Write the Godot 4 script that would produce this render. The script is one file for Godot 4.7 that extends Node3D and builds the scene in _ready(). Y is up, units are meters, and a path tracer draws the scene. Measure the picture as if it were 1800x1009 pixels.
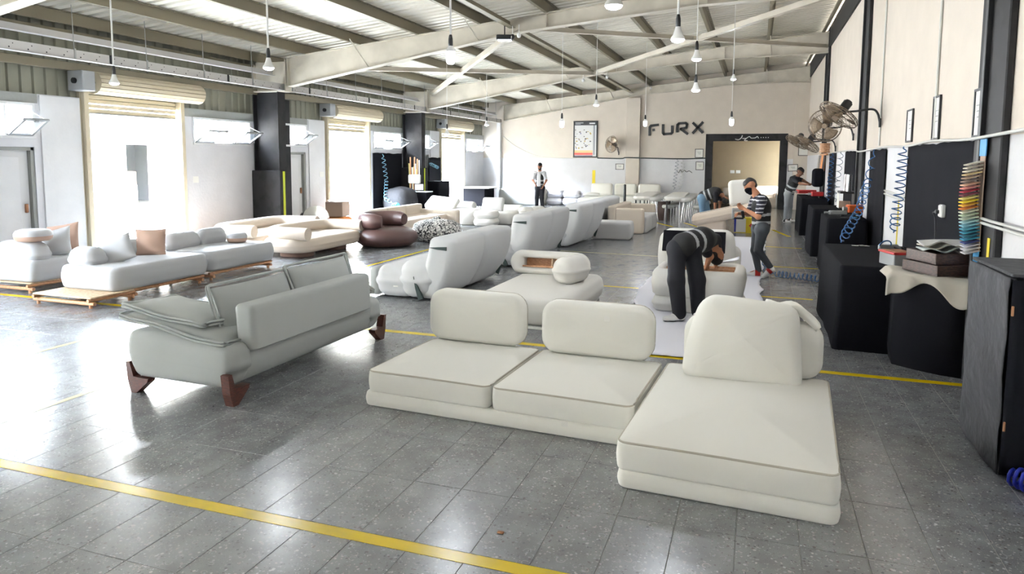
extends Node3D

# ---------------------------------------------------------------- helpers
const CAM_H := 1.89
var counts := {}
var kids := {}
var M := {}
var rng := RandomNumberGenerator.new()

func numbered(called: String) -> String:
	var k: int = counts.get(called, 0)
	counts[called] = k + 1
	return called if k == 0 else "%s_%03d" % [called, k]

func put(parent: Node, node: Node, called: String) -> void:
	if parent == self:
		node.name = numbered(called)
	else:
		var key := "%d/%s" % [parent.get_instance_id(), called]
		var k: int = kids.get(key, 0)
		kids[key] = k + 1
		node.name = called if k == 0 else "%s_%03d" % [called, k]
	parent.add_child(node, true)

func thing(called: String, label: String, category: String, at := Vector3.ZERO, turn := 0.0, group := "") -> Node3D:
	var o := Node3D.new()
	put(self, o, called)
	o.position = at
	o.rotation.y = turn
	tag(o, label, category, group)
	return o

func tag(o: Node, label: String, category: String, group := "") -> void:
	o.set_meta("label", label)
	o.set_meta("category", category)
	if group != "":
		o.set_meta("group", group)

func place(called: String) -> Node3D:
	var o := Node3D.new()
	put(self, o, called)
	o.set_meta("kind", "structure")
	return o

func dup(root: Node3D, at: Vector3, turn: float, label := "") -> Node3D:
	var r: Node3D = root.duplicate()
	var base := String(root.name)
	if base.length() > 4 and base.substr(base.length() - 4, 1) == "_" and base.right(3).is_valid_int():
		base = base.left(base.length() - 4)
	put(self, r, base)
	r.position = at
	r.rotation.y = turn
	if label != "":
		r.set_meta("label", label)
	return r

func begin(flat := false) -> SurfaceTool:
	var s := SurfaceTool.new()
	s.begin(Mesh.PRIMITIVE_TRIANGLES)
	s.set_smooth_group(-1 if flat else 0)
	return s

func commit(s: SurfaceTool, called: String, mat: Material, parent: Node = self) -> MeshInstance3D:
	s.generate_normals()
	s.index()
	return solid(s.commit(), called, mat, parent)

func solid(mesh: Mesh, called: String, mat: Material, parent: Node = self) -> MeshInstance3D:
	var o := MeshInstance3D.new()
	o.mesh = mesh
	o.material_override = mat
	put(parent, o, called)
	return o

# triangles and quads are given counter-clockwise as seen from outside
func tri(s: SurfaceTool, a: Vector3, b: Vector3, c: Vector3) -> void:
	s.add_vertex(a)
	s.add_vertex(c)
	s.add_vertex(b)

func quad(s: SurfaceTool, a: Vector3, b: Vector3, c: Vector3, d: Vector3) -> void:
	s.add_vertex(a)
	s.add_vertex(c)
	s.add_vertex(b)
	s.add_vertex(a)
	s.add_vertex(d)
	s.add_vertex(c)

# a chamfered box
func box(s: SurfaceTool, c: Vector3, size: Vector3, bev := 0.0, xf := Transform3D()) -> void:
	s.set_smooth_group(-1)
	var h := size * 0.5
	var b := minf(bev, minf(h.x, minf(h.y, h.z)) * 0.9)
	var ax := [Vector3.RIGHT, Vector3.UP, Vector3.BACK]
	for i in 3:
		var j := (i + 1) % 3
		var k := (i + 2) % 3
		for sg in [-1.0, 1.0]:
			var n: Vector3 = ax[i] * h[i] * sg
			var u: Vector3 = ax[j] * (h[j] - b)
			var v: Vector3 = ax[k] * (h[k] - b) * sg
			quad(s, xf * (c + n - u - v), xf * (c + n + u - v), xf * (c + n + u + v), xf * (c + n - u + v))
		if b > 0.0:
			for sj in [-1.0, 1.0]:
				for sk in [-1.0, 1.0]:
					var e: Vector3 = ax[i] * (h[i] - b)
					var p1: Vector3 = c + ax[j] * h[j] * sj + ax[k] * (h[k] - b) * sk
					var p2: Vector3 = c + ax[j] * (h[j] - b) * sj + ax[k] * h[k] * sk
					if flip_ok(p1 - e, p1 + e, p2 + e, c):
						quad(s, xf * (p1 - e), xf * (p1 + e), xf * (p2 + e), xf * (p2 - e))
					else:
						quad(s, xf * (p2 - e), xf * (p2 + e), xf * (p1 + e), xf * (p1 - e))
	if b > 0.0:
		for sx in [-1.0, 1.0]:
			for sy in [-1.0, 1.0]:
				for sz in [-1.0, 1.0]:
					var p := c + Vector3(h.x * sx, (h.y - b) * sy, (h.z - b) * sz)
					var q := c + Vector3((h.x - b) * sx, h.y * sy, (h.z - b) * sz)
					var r := c + Vector3((h.x - b) * sx, (h.y - b) * sy, h.z * sz)
					if flip_ok(p, q, r, c):
						tri(s, xf * p, xf * q, xf * r)
					else:
						tri(s, xf * p, xf * r, xf * q)

func flip_ok(a: Vector3, b: Vector3, d: Vector3, c: Vector3) -> bool:
	return (b - a).cross(d - a).dot((a + b + d) / 3.0 - c) > 0.0

func boxed(called: String, c: Vector3, size: Vector3, mat: Material, parent: Node = self, bev := 0.004, xf := Transform3D()) -> MeshInstance3D:
	var s := begin()
	box(s, c, size, bev, xf)
	return commit(s, called, mat, parent)

func span(lo: Vector3, hi: Vector3, called: String, mat: Material, parent: Node = self, bev := 0.004) -> MeshInstance3D:
	return boxed(called, (lo + hi) * 0.5, (hi - lo).abs(), mat, parent, bev)

# a skin over rings of equally many points, each ring counter-clockwise seen from the end towards which they run
func loft(s: SurfaceTool, rings: Array, cap_start := true, cap_end := true) -> void:
	s.set_smooth_group(0)
	for i in rings.size() - 1:
		var a: PackedVector3Array = rings[i]
		var b: PackedVector3Array = rings[i + 1]
		var n := a.size()
		for k in n:
			var l := (k + 1) % n
			quad(s, a[k], a[l], b[l], b[k])
	if cap_start:
		fan(s, rings[0], true)
	if cap_end:
		fan(s, rings[rings.size() - 1], false)

func fan(s: SurfaceTool, ring: PackedVector3Array, flip: bool, sg := -1) -> void:
	s.set_smooth_group(sg)
	var c := Vector3.ZERO
	for p in ring:
		c += p
	c /= ring.size()
	for k in ring.size():
		var l := (k + 1) % ring.size()
		if flip:
			tri(s, c, ring[l], ring[k])
		else:
			tri(s, c, ring[k], ring[l])
	s.set_smooth_group(0)

func tube(s: SurfaceTool, pts: Array, r: Variant, n := 8, closed := false, caps := true) -> void:
	var rings := []
	var m := pts.size()
	var up := Vector3.UP
	for i in m:
		var t: Vector3
		if closed:
			t = (pts[(i + 1) % m] - pts[(i + m - 1) % m]).normalized()
		else:
			t = (pts[mini(i + 1, m - 1)] - pts[maxi(i - 1, 0)]).normalized()
		if i == 0:
			up = Vector3.UP if absf(t.y) < 0.9 else Vector3.RIGHT
		var side := t.cross(up).normalized()
		up = side.cross(t).normalized()
		var rr: float = r if r is float else r[i]
		var ring := PackedVector3Array()
		for k in n:
			var a := TAU * k / n
			ring.append(pts[i] + (side * cos(a) + up * sin(a)) * rr)
		rings.append(ring)
	if closed:
		rings.append(rings[0])
	# the ring runs counter-clockwise seen against the direction of travel, so turn it round
	for g in rings:
		g.reverse()
	loft(s, rings, caps and not closed, caps and not closed)

func rod(called: String, a: Vector3, b: Vector3, r: float, mat: Material, parent: Node = self, n := 8) -> MeshInstance3D:
	var s := begin()
	tube(s, [a, b], r, n)
	return commit(s, called, mat, parent)

func piped(called: String, pts: Array, r: Variant, mat: Material, parent: Node = self, n := 8, closed := false) -> MeshInstance3D:
	var s := begin()
	tube(s, pts, r, n, closed)
	return commit(s, called, mat, parent)

# profile of (radius, height) from bottom to top, turned round y
func lathe(s: SurfaceTool, prof: Array, n := 24, xf := Transform3D()) -> void:
	var rings := []
	for p in prof:
		var ring := PackedVector3Array()
		for k in n:
			var a := -TAU * k / n
			ring.append(xf * Vector3(p.x * cos(a), p.y, p.x * sin(a)))
		rings.append(ring)
	loft(s, rings)

func curve(pts: Array, per := 6) -> Array:     # a smooth line through points
	var out := []
	var m := pts.size()
	for i in m - 1:
		var p0: Variant = pts[maxi(i - 1, 0)]
		var p3: Variant = pts[mini(i + 2, m - 1)]
		for k in per:
			out.append(pts[i].cubic_interpolate(pts[i + 1], p0, p3, float(k) / per))
	out.append(pts[m - 1])
	return out

# outline of a rounded rectangle in the plane, counter-clockwise, with its outward directions
func rrect(w: float, d: float, r: float, per := 6, edge := 6) -> Array:
	var pts := PackedVector2Array()
	var dirs := PackedVector2Array()
	r = minf(r, minf(w, d) * 0.499)
	var cs := [Vector2(w / 2 - r, d / 2 - r), Vector2(-w / 2 + r, d / 2 - r), Vector2(-w / 2 + r, -d / 2 + r), Vector2(w / 2 - r, -d / 2 + r)]
	for q in 4:
		for k in per + 1:
			var a := PI / 2 * (q + float(k) / per)
			pts.append(cs[q] + Vector2(cos(a), sin(a)) * r)
			dirs.append(Vector2(cos(a), sin(a)))
		var n: Vector2 = cs[(q + 1) % 4] + Vector2(cos(PI / 2 * (q + 1)), sin(PI / 2 * (q + 1))) * r
		var p: Vector2 = pts[pts.size() - 1]
		for k in range(1, edge):
			pts.append(p.lerp(n, float(k) / edge))
			dirs.append(dirs[dirs.size() - 1] if pts.size() - 1 < dirs.size() else Vector2(cos(PI / 2 * (q + 1)), sin(PI / 2 * (q + 1))))
	return [pts, dirs]

# an upholstered block: outline (rounded rectangle of w by d) in x and z, from y = 0 to h, edges rounded by r,
# top raised by crown towards its middle, sides pushed out by belly; fn bends the points afterwards
func soft(s: SurfaceTool, w: float, h: float, d: float, big_r: float, r: float, crown := 0.0, belly := 0.0, xf := Transform3D(), fn: Variant = null, low_r := -1.0, steps := 5) -> void:
	var o := rrect(w, d, maxf(big_r, r + 0.002))
	var pts: PackedVector2Array = o[0]
	var dirs: PackedVector2Array = o[1]
	if low_r < 0.0:
		low_r = r
	var prof := []          # (inset, height)
	for k in steps + 1:
		var a := PI / 2 * k / steps
		prof.append(Vector2(low_r * (1 - sin(a)), low_r * (1 - cos(a))))
	var mids := 4
	for k in range(1, mids):
		var t := float(k) / mids
		prof.append(Vector2(-belly * sin(PI * t), lerpf(low_r, h - r, t)))
	for k in steps + 1:
		var a := PI / 2 * k / steps
		prof.append(Vector2(r * (1 - cos(a)), h - r + r * sin(a)))
	var rings := []
	var fill := [0.0, 0.35, 0.65, 0.85]
	for f in fill:
		var ring := PackedVector3Array()
		for k in pts.size():
			var p: Vector2 = (pts[k] - dirs[k] * low_r) * maxf(f, 0.001)
			ring.append(Vector3(p.x, 0.0, p.y))
		rings.append(ring)
	for q in prof:
		var ring := PackedVector3Array()
		for k in pts.size():
			var p: Vector2 = pts[k] - dirs[k] * q.x
			ring.append(Vector3(p.x, q.y, p.y))
		rings.append(ring)
	fill = [0.93, 0.85, 0.7, 0.5, 0.25, 0.0]
	for f in fill:
		var ring := PackedVector3Array()
		for k in pts.size():
			var p: Vector2 = (pts[k] - dirs[k] * r) * maxf(f, 0.001)
			ring.append(Vector3(p.x, h + crown * (1.0 - pow(f, 2.2)), p.y))
		rings.append(ring)
	for g in rings:
		for k in g.size():
			var v: Vector3 = g[k]
			if fn != null:
				v = fn.call(v)
			g[k] = xf * v
		g.reverse()
	loft(s, rings, false, false)

func softy(called: String, w: float, h: float, d: float, big_r: float, r: float, mat: Material, parent: Node, xf := Transform3D(), crown := 0.0, belly := 0.0, fn: Variant = null, low_r := -1.0) -> MeshInstance3D:
	var s := begin()
	soft(s, w, h, d, big_r, r, crown, belly, xf, fn, low_r)
	return commit(s, called, mat, parent)

# a thin sheet over a grid: fn(u, v) gives its middle surface, thick its thickness
func sheet(s: SurfaceTool, nu: int, nv: int, thick: float, fn: Callable) -> void:
	s.set_smooth_group(0)
	var top := []
	for i in nu + 1:
		var row := PackedVector3Array()
		for j in nv + 1:
			row.append(fn.call(float(i) / nu, float(j) / nv))
		top.append(row)
	var nrm := []
	for i in nu + 1:
		var row := PackedVector3Array()
		for j in nv + 1:
			var du: Vector3 = top[mini(i + 1, nu)][j] - top[maxi(i - 1, 0)][j]
			var dv: Vector3 = top[i][mini(j + 1, nv)] - top[i][maxi(j - 1, 0)]
			row.append(du.cross(dv).normalized() * thick * 0.5)
		nrm.append(row)
	var at := func(i: int, j: int, sg: float) -> Vector3: return top[i][j] + nrm[i][j] * sg
	for i in nu:
		for j in nv:
			quad(s, at.call(i, j, 1.0), at.call(i + 1, j, 1.0), at.call(i + 1, j + 1, 1.0), at.call(i, j + 1, 1.0))
			quad(s, at.call(i, j, -1.0), at.call(i, j + 1, -1.0), at.call(i + 1, j + 1, -1.0), at.call(i + 1, j, -1.0))
	for i in nu:
		quad(s, at.call(i, 0, -1.0), at.call(i + 1, 0, -1.0), at.call(i + 1, 0, 1.0), at.call(i, 0, 1.0))
		quad(s, at.call(i, nv, 1.0), at.call(i + 1, nv, 1.0), at.call(i + 1, nv, -1.0), at.call(i, nv, -1.0))
	for j in nv:
		quad(s, at.call(0, j, 1.0), at.call(0, j + 1, 1.0), at.call(0, j + 1, -1.0), at.call(0, j, -1.0))
		quad(s, at.call(nu, j, -1.0), at.call(nu, j + 1, -1.0), at.call(nu, j + 1, 1.0), at.call(nu, j, 1.0))

# a stuffed cushion lying in x and z, pinched at its corners
func cushion(s: SurfaceTool, w: float, d: float, t: float, xf := Transform3D(), pinch := 0.06, wob := 0.0, sd := 1, n := 18, power := 3.0) -> void:
	s.set_smooth_group(0)
	var nz := FastNoiseLite.new()
	nz.seed = sd
	nz.frequency = 1.0
	var g := [[], []]
	for side in 2:
		var sg := 1.0 if side == 0 else -1.0
		for i in n + 1:
			var row := PackedVector3Array()
			for j in n + 1:
				var u := sin(PI / 2 * (2.0 * i / n - 1.0))
				var v := sin(PI / 2 * (2.0 * j / n - 1.0))
				var px := u * w / 2 * (1.0 - pinch * (1.0 - v * v))
				var pz := v * d / 2 * (1.0 - pinch * (1.0 - u * u))
				var f := pow(maxf(0.0, (1.0 - pow(absf(u), power)) * (1.0 - pow(absf(v), power))), 0.5)
				var y := sg * t / 2 * f
				y += wob * nz.get_noise_3d(px * 4.0 + sg * 7.0, pz * 4.0, sd) * (0.35 + f)
				if f <= 0.0:
					y = wob * nz.get_noise_3d(px * 4.0, pz * 4.0, sd + 50.0)
				row.append(xf * Vector3(px, y, pz))
			g[side].append(row)
	for i in n:
		for j in n:
			quad(s, g[0][i][j], g[0][i][j + 1], g[0][i + 1][j + 1], g[0][i + 1][j])
			quad(s, g[1][i][j], g[1][i + 1][j], g[1][i + 1][j + 1], g[1][i][j + 1])

# outline (counter-clockwise in x and y) pushed out from z = 0 to z = depth
func prism(s: SurfaceTool, outline: PackedVector2Array, depth: float, xf := Transform3D(), smooth := false) -> void:
	s.set_smooth_group(0 if smooth else -1)
	var n := outline.size()
	for k in n:
		var a := outline[k]
		var b := outline[(k + 1) % n]
		quad(s, xf * Vector3(a.x, a.y, 0), xf * Vector3(b.x, b.y, 0), xf * Vector3(b.x, b.y, depth), xf * Vector3(a.x, a.y, depth))
	s.set_smooth_group(-1)
	var t := Geometry2D.triangulate_polygon(outline)
	for k in range(0, t.size(), 3):
		var a := outline[t[k]]
		var b := outline[t[k + 1]]
		var c := outline[t[k + 2]]
		if (b - a).cross(c - a) < 0:
			var q := b
			b = c
			c = q
		tri(s, xf * Vector3(a.x, a.y, depth), xf * Vector3(b.x, b.y, depth), xf * Vector3(c.x, c.y, depth))
		tri(s, xf * Vector3(a.x, a.y, 0), xf * Vector3(c.x, c.y, 0), xf * Vector3(b.x, b.y, 0))

func at(x: float, y: float, z: float, ry := 0.0, rx := 0.0, rz := 0.0) -> Transform3D:
	return Transform3D(Basis.from_euler(Vector3(rx, ry, rz)), Vector3(x, y, z))

func arc(c: Vector3, u: Vector3, v: Vector3, a0: float, a1: float, n: int) -> Array:
	var out := []
	for k in n + 1:
		var a := lerpf(a0, a1, float(k) / n)
		out.append(c + u * cos(a) + v * sin(a))
	return out

# a coiled hose along a line of points
func coil(called: String, pts: Array, r: float, turns: int, thick: float, mat: Material, parent: Node = self) -> MeshInstance3D:
	var c := Curve3D.new()
	for p in pts:
		c.add_point(p)
	var len := c.get_baked_length()
	var out := []
	var steps := turns * 10
	for k in steps + 1:
		var t := float(k) / steps
		var p := c.sample_baked(len * t)
		var q := c.sample_baked(minf(len, len * t + 0.02)) - c.sample_baked(maxf(0, len * t - 0.02))
		q = q.normalized()
		var a := q.cross(Vector3(0.3, 0.2, 1)).normalized()
		var b := q.cross(a)
		var rr := r * minf(1.0, minf(t, 1 - t) * 12.0)
		out.append(p + (a * cos(TAU * turns * t) + b * sin(TAU * turns * t)) * rr)
	return piped(called, out, thick, mat, parent, 5)

# ---------------------------------------------------------------- materials
func mat(c: Color, rough := 0.8, metal := 0.0) -> StandardMaterial3D:
	var m := StandardMaterial3D.new()
	m.albedo_color = c
	m.roughness = rough
	m.metallic = metal
	return m

func rgb(r: float, g: float, b: float) -> Color:
	return Color(r / 255.0, g / 255.0, b / 255.0)

func noise_image(size: int, freq: float, sd: int, oct := 3, kind := FastNoiseLite.TYPE_SIMPLEX_SMOOTH) -> Image:
	var n := FastNoiseLite.new()
	n.seed = sd
	n.frequency = freq
	n.noise_type = kind
	n.fractal_octaves = oct
	return n.get_seamless_image(size, size)

func ramp_image(src: Image, lo: Color, hi: Color, gain := 1.0) -> Image:
	var im := Image.create(src.get_width(), src.get_height(), false, Image.FORMAT_RGB8)
	for y in src.get_height():
		for x in src.get_width():
			var v := clampf((src.get_pixel(x, y).r - 0.5) * gain + 0.5, 0.0, 1.0)
			im.set_pixel(x, y, lo.lerp(hi, v))
	return im

func tri_map(m: StandardMaterial3D, scale: float, world := false) -> void:
	m.uv1_triplanar = true
	m.uv1_world_triplanar = world
	m.uv1_scale = Vector3.ONE * scale

func tex(im: Image) -> ImageTexture:
	im.generate_mipmaps()
	return ImageTexture.create_from_image(im)

func bump(src: Image, strength: float) -> ImageTexture:
	var im: Image = src.duplicate()
	im.convert(Image.FORMAT_RGBA8)
	im.bump_map_to_normal_map(strength)
	return tex(im)

func terrazzo() -> Image:
	var n := 1024
	var r := RandomNumberGenerator.new()
	r.seed = 11
	var cloud := noise_image(n, 0.006, 5, 3)
	var buf := PackedByteArray()
	buf.resize(n * n * 3)
	for i in n * n:
		var v := 121.0 + (cloud.get_pixel(i % n, i / n).r - 0.5) * 26.0 + r.randf_range(-7, 7)
		buf[i * 3] = int(v * 0.985)
		buf[i * 3 + 1] = int(v)
		buf[i * 3 + 2] = int(v * 1.01)
	var chips := []
	for k in 5200:
		chips.append([r.randf_range(0.8, 2.6), 0])
	for k in 1900:
		chips.append([r.randf_range(2.5, 6.0), 0])
	for k in 210:
		chips.append([r.randf_range(8, 17), 1])
	for c in chips:
		var cx := r.randf() * n
		var cy := r.randf() * n
		var a := r.randf() * TAU
		var rad: float = c[0]
		var asp := r.randf_range(0.35, 1.0)
		var tone: float = [182.0, 160.0, 86.0, 148.0, 170.0, 78.0][r.randi() % 6]
		var warm := r.randf_range(-5, 7)
		var ca := cos(a)
		var sa := sin(a)
		var reach := int(rad) + 1
		for dy in range(-reach, reach + 1):
			for dx in range(-reach, reach + 1):
				var u := dx * ca + dy * sa
				var v := (-dx * sa + dy * ca) / asp
				var q := sqrt(u * u + v * v) / rad
				var inside := q < 1.0
				if c[1] == 1:
					inside = q < 1.0 and q > 0.78 and u > -rad * 0.25
				if inside:
					var i := (posmod(int(cy) + dy, n) * n + posmod(int(cx) + dx, n)) * 3
					var t: float = (156.0 if c[1] == 1 else tone)
					buf[i] = int(lerpf(buf[i], t + warm, 0.85))
					buf[i + 1] = int(lerpf(buf[i + 1], t, 0.85))
					buf[i + 2] = int(lerpf(buf[i + 2], t - warm * 0.5, 0.85))
	return Image.create_from_data(n, n, false, Image.FORMAT_RGB8, buf)

func make_materials() -> void:
	var fine := noise_image(256, 0.09, 3, 2)
	var weave := noise_image(256, 0.2, 9, 1, FastNoiseLite.TYPE_CELLULAR)
	var soft_n := noise_image(256, 0.012, 21, 4)
	var fine_n := bump(fine, 2.0)
	var weave_n := bump(weave, 3.0)
	var creases := bump(noise_image(512, 0.008, 31, 3), 10.0)
	var fabric := func(c: Color, sc := 14.0, depth := 0.35) -> StandardMaterial3D:
		var m := mat(c, 0.92)
		m.normal_enabled = true
		m.normal_texture = weave_n
		m.normal_scale = depth
		m.rim_enabled = true
		m.rim = 0.25
		tri_map(m, sc)
		return m
	M.ivory = fabric.call(rgb(238, 237, 230))
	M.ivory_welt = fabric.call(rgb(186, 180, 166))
	M.cream = fabric.call(rgb(208, 194, 178))
	M.beige = fabric.call(rgb(206, 194, 178))
	M.boucle = fabric.call(rgb(212, 214, 216), 18.0, 0.9)
	M.offwhite = fabric.call(rgb(222, 220, 214))
	M.grey_cloth = fabric.call(rgb(176, 180, 178))
	M.light_grey = fabric.call(rgb(196, 195, 193))
	M.stone = fabric.call(rgb(176, 177, 178))
	M.taupe = fabric.call(rgb(168, 140, 124))
	M.tan = fabric.call(rgb(128, 101, 88))
	M.sheet = fabric.call(rgb(232, 232, 240), 20.0, 0.3)
	M.linen = fabric.call(rgb(190, 184, 172), 22.0, 0.5)
	M.black_cloth = fabric.call(rgb(21, 21, 25), 16.0, 0.5)
	M.black_cloth.rim_enabled = false
	M.black_cloth.metallic_specular = 0.2
	M.creased = mat(rgb(40, 40, 44), 0.8)
	M.creased.normal_enabled = true
	M.creased.normal_texture = creases
	M.creased.normal_scale = 0.8
	tri_map(M.creased, 1.6)
	M.leather = mat(rgb(80, 56, 52), 0.45)
	M.leather.normal_enabled = true
	M.leather.normal_texture = fine_n
	M.leather.normal_scale = 0.25
	tri_map(M.leather, 9.0)
	M.slit = mat(rgb(46, 58, 56), 0.9)
	# the black and white pattern of the pouf
	var cells := noise_image(512, 0.035, 77, 1, FastNoiseLite.TYPE_VALUE)
	M.pattern = mat(Color.WHITE, 0.9)
	M.pattern.albedo_texture = tex(ramp_image(cells, rgb(20, 20, 24), rgb(232, 230, 224), 40.0))
	tri_map(M.pattern, 2.4)
	# floor
	M.tile = mat(Color.WHITE, 0.16)
	M.tile.albedo_texture = tex(terrazzo())
	M.tile.vertex_color_use_as_albedo = true
	M.tile.metallic_specular = 0.95
	tri_map(M.tile, 1.0 / 1.5, true)
	var scuff := noise_image(512, 0.012, 41, 5)
	M.tile.roughness_texture = tex(ramp_image(scuff, Color(0.85, 0.85, 0.85), Color(1, 1, 1), 1.4))
	M.tile.roughness = 0.27
	M.grout = mat(rgb(150, 148, 142), 0.8)
	M.yellow = mat(rgb(214, 184, 14), 0.24)
	M.yellow.albedo_texture = tex(ramp_image(soft_n, Color(0.9, 0.91, 0.84), Color(1, 1, 1), 1.6))
	tri_map(M.yellow, 0.6, true)
	M.yellow_worn = mat(rgb(172, 162, 96), 0.3)
	M.yellow_paint = mat(rgb(214, 190, 30), 0.5)
	M.lime = mat(rgb(192, 202, 34), 0.5)
	# walls and steel
	var plaster := func(c: Color) -> StandardMaterial3D:
		var m := mat(Color.WHITE, 0.82)
		m.albedo_texture = tex(ramp_image(soft_n, c.darkened(0.025), c, 1.3))
		m.normal_enabled = true
		m.normal_texture = fine_n
		m.normal_scale = 0.12
		tri_map(m, 0.5, true)
		return m
	M.wall_cream = plaster.call(rgb(212, 202, 190))
	M.wall_white = plaster.call(rgb(220, 220, 223))
	M.wall_tan = plaster.call(rgb(142, 127, 101))
	M.panel_white = plaster.call(rgb(232, 232, 233))
	M.concrete = plaster.call(rgb(150, 151, 146))
	M.outside_wall = plaster.call(rgb(226, 222, 214))
	M.ground = plaster.call(rgb(196, 190, 180))
	M.black_paint = mat(rgb(34, 33, 34), 0.6)
	M.black_paint.metallic_specular = 0.3
	M.black_paint.albedo_texture = tex(ramp_image(soft_n, Color(0.75, 0.75, 0.75), Color(1.35, 1.3, 1.28), 2.0))
	tri_map(M.black_paint, 0.7, true)
	M.sheet_metal = mat(rgb(214, 209, 196), 0.42, 0.25)
	M.cladding = mat(rgb(128, 127, 112), 0.45, 0.2)
	M.steel = mat(Color.WHITE, 0.5)
	M.steel.albedo_texture = tex(ramp_image(soft_n, rgb(186, 179, 165), rgb(206, 199, 185), 1.5))
	tri_map(M.steel, 0.4, true)
	M.purlin = mat(rgb(112, 104, 84), 0.5, 0.1)
	M.galv = mat(rgb(170, 172, 172), 0.4, 0.5)
	M.trunking = mat(rgb(198, 196, 194), 0.45, 0.2)
	M.shutter = mat(rgb(196, 184, 158), 0.5)
	M.frame_white = mat(rgb(222, 222, 222), 0.4)
	M.frame_grey = mat(rgb(150, 152, 152), 0.5)
	M.glass = mat(Color(0.9, 0.95, 0.97, 0.12), 0.04)
	M.glass.transparency = BaseMaterial3D.TRANSPARENCY_ALPHA
	M.black = mat(rgb(22, 22, 24), 0.5)
	M.black_shiny = mat(rgb(20, 20, 22), 0.3)
	M.rubber = mat(rgb(28, 28, 30), 0.8)
	M.white_plastic = mat(rgb(232, 232, 230), 0.4)
	M.paper = mat(rgb(236, 235, 230), 0.8)
	M.pipe = mat(rgb(206, 206, 202), 0.45)
	M.hose_blue = mat(rgb(38, 88, 140), 0.35)
	M.hose_grey = mat(rgb(120, 130, 140), 0.4)
	M.hose_pale = mat(rgb(120, 168, 190), 0.35)
	M.cage = mat(rgb(100, 86, 70), 0.45, 0.5)
	M.blade = mat(rgb(122, 104, 84), 0.4, 0.3)
	M.rust = mat(rgb(150, 104, 70), 0.8)
	M.cardboard = mat(rgb(150, 128, 112), 0.85)
	M.orange = mat(rgb(196, 122, 62), 0.6)
	M.red = mat(rgb(170, 36, 34), 0.5)
	M.safety_orange = mat(rgb(214, 98, 40), 0.5)
	M.blue = mat(rgb(22, 40, 150), 0.4)
	M.cyan = mat(rgb(64, 140, 190), 0.5)
	M.brown = mat(rgb(58, 40, 34), 0.55)
	M.chrome = mat(rgb(205, 205, 206), 0.18, 0.9)
	var grain := noise_image(256, 0.03, 55, 4)
	var wood := func(a: Color, b: Color, rough: float) -> StandardMaterial3D:
		var m := mat(Color.WHITE, rough)
		m.albedo_texture = tex(ramp_image(grain, a, b, 1.8))
		tri_map(m, 2.5)
		m.uv1_scale = Vector3(2.5, 9.0, 2.5)
		return m
	M.pine = wood.call(rgb(150, 104, 70), rgb(184, 138, 100), 0.6)
	M.walnut = wood.call(rgb(56, 25, 16), rgb(86, 41, 26), 0.4)
	M.ply = wood.call(rgb(180, 152, 122), rgb(206, 182, 152), 0.6)
	M.dark_wood = wood.call(rgb(48, 34, 30), rgb(78, 56, 48), 0.5)
	M.bulb = mat(rgb(250, 250, 255), 0.4)
	M.bulb.emission_enabled = true
	M.bulb.emission = Color(0.94, 0.96, 1.0)
	M.bulb.emission_energy_multiplier = 7.0
	M.skin = mat(rgb(176, 122, 92), 0.6)
	M.people = mat(Color.WHITE, 0.85)
	M.people.vertex_color_use_as_albedo = true
	M.hair = mat(rgb(22, 18, 17), 0.7)

# ---------------------------------------------------------------- the scene
const XL := -11.6
const XR := 1.86
const ZB := -29.65
const ZF := 8.6
const BAY := 7.65
const ZFR := -14.35          # the first frame in view

func roof_y(x: float) -> float:
	return 4.45 + 0.1 * (x + 10.75)

func _ready() -> void:
	rng.seed = 4
	# camera
	var cam := Camera3D.new()
	cam.name = "camera"
	cam.projection = Camera3D.PROJECTION_FRUSTUM
	cam.near = 0.05
	cam.far = 200.0
	cam.size = 1009.0 / 1237.3 * 0.05
	cam.frustum_offset = Vector2(0, -(504.5 - 400.1) / 1237.3 * 0.05)
	add_child(cam)
	cam.position = Vector3(0, CAM_H, 0)
	cam.basis = Basis(Vector3.UP, 0.33226) * Basis(Vector3.RIGHT, -0.09623) * Basis(Vector3.BACK, 0.00527)
	cam.current = true
	# sky, sun and exposure
	var sky_mat := ProceduralSkyMaterial.new()
	sky_mat.sky_top_color = Color(0.80, 0.86, 0.93)
	sky_mat.sky_horizon_color = Color(1.0, 0.99, 0.97)
	sky_mat.ground_bottom_color = Color(0.55, 0.52, 0.48)
	sky_mat.ground_horizon_color = Color(0.85, 0.84, 0.82)
	sky_mat.sky_energy_multiplier = 7.5
	sky_mat.ground_energy_multiplier = 6.0
	var env := Environment.new()
	env.background_mode = Environment.BG_SKY
	env.sky = Sky.new()
	env.sky.sky_material = sky_mat
	env.tonemap_mode = Environment.TONE_MAPPER_LINEAR
	env.tonemap_exposure = 1.6
	env.sdfgi_enabled = true
	env.ssao_enabled = true
	env.ssil_enabled = true
	var we := WorldEnvironment.new()
	we.name = "world"
	we.environment = env
	add_child(we)
	var sun := DirectionalLight3D.new()
	sun.name = "sun"
	sun.light_color = Color(1.0, 0.96, 0.90)
	sun.light_energy = 10.5
	sun.light_angular_distance = 0.6
	sun.shadow_enabled = true
	add_child(sun)
	sun.look_at_from_position(Vector3.ZERO, -Vector3(0.55, 0.78, 0.30))
	make_materials()
	build_shell()
	build_left_wall()
	build_steel()
	build_floor()
	build_lamps()
	build_roof_fittings()
	build_sofas()
	build_right_side()
	build_far()
	build_people()

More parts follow.
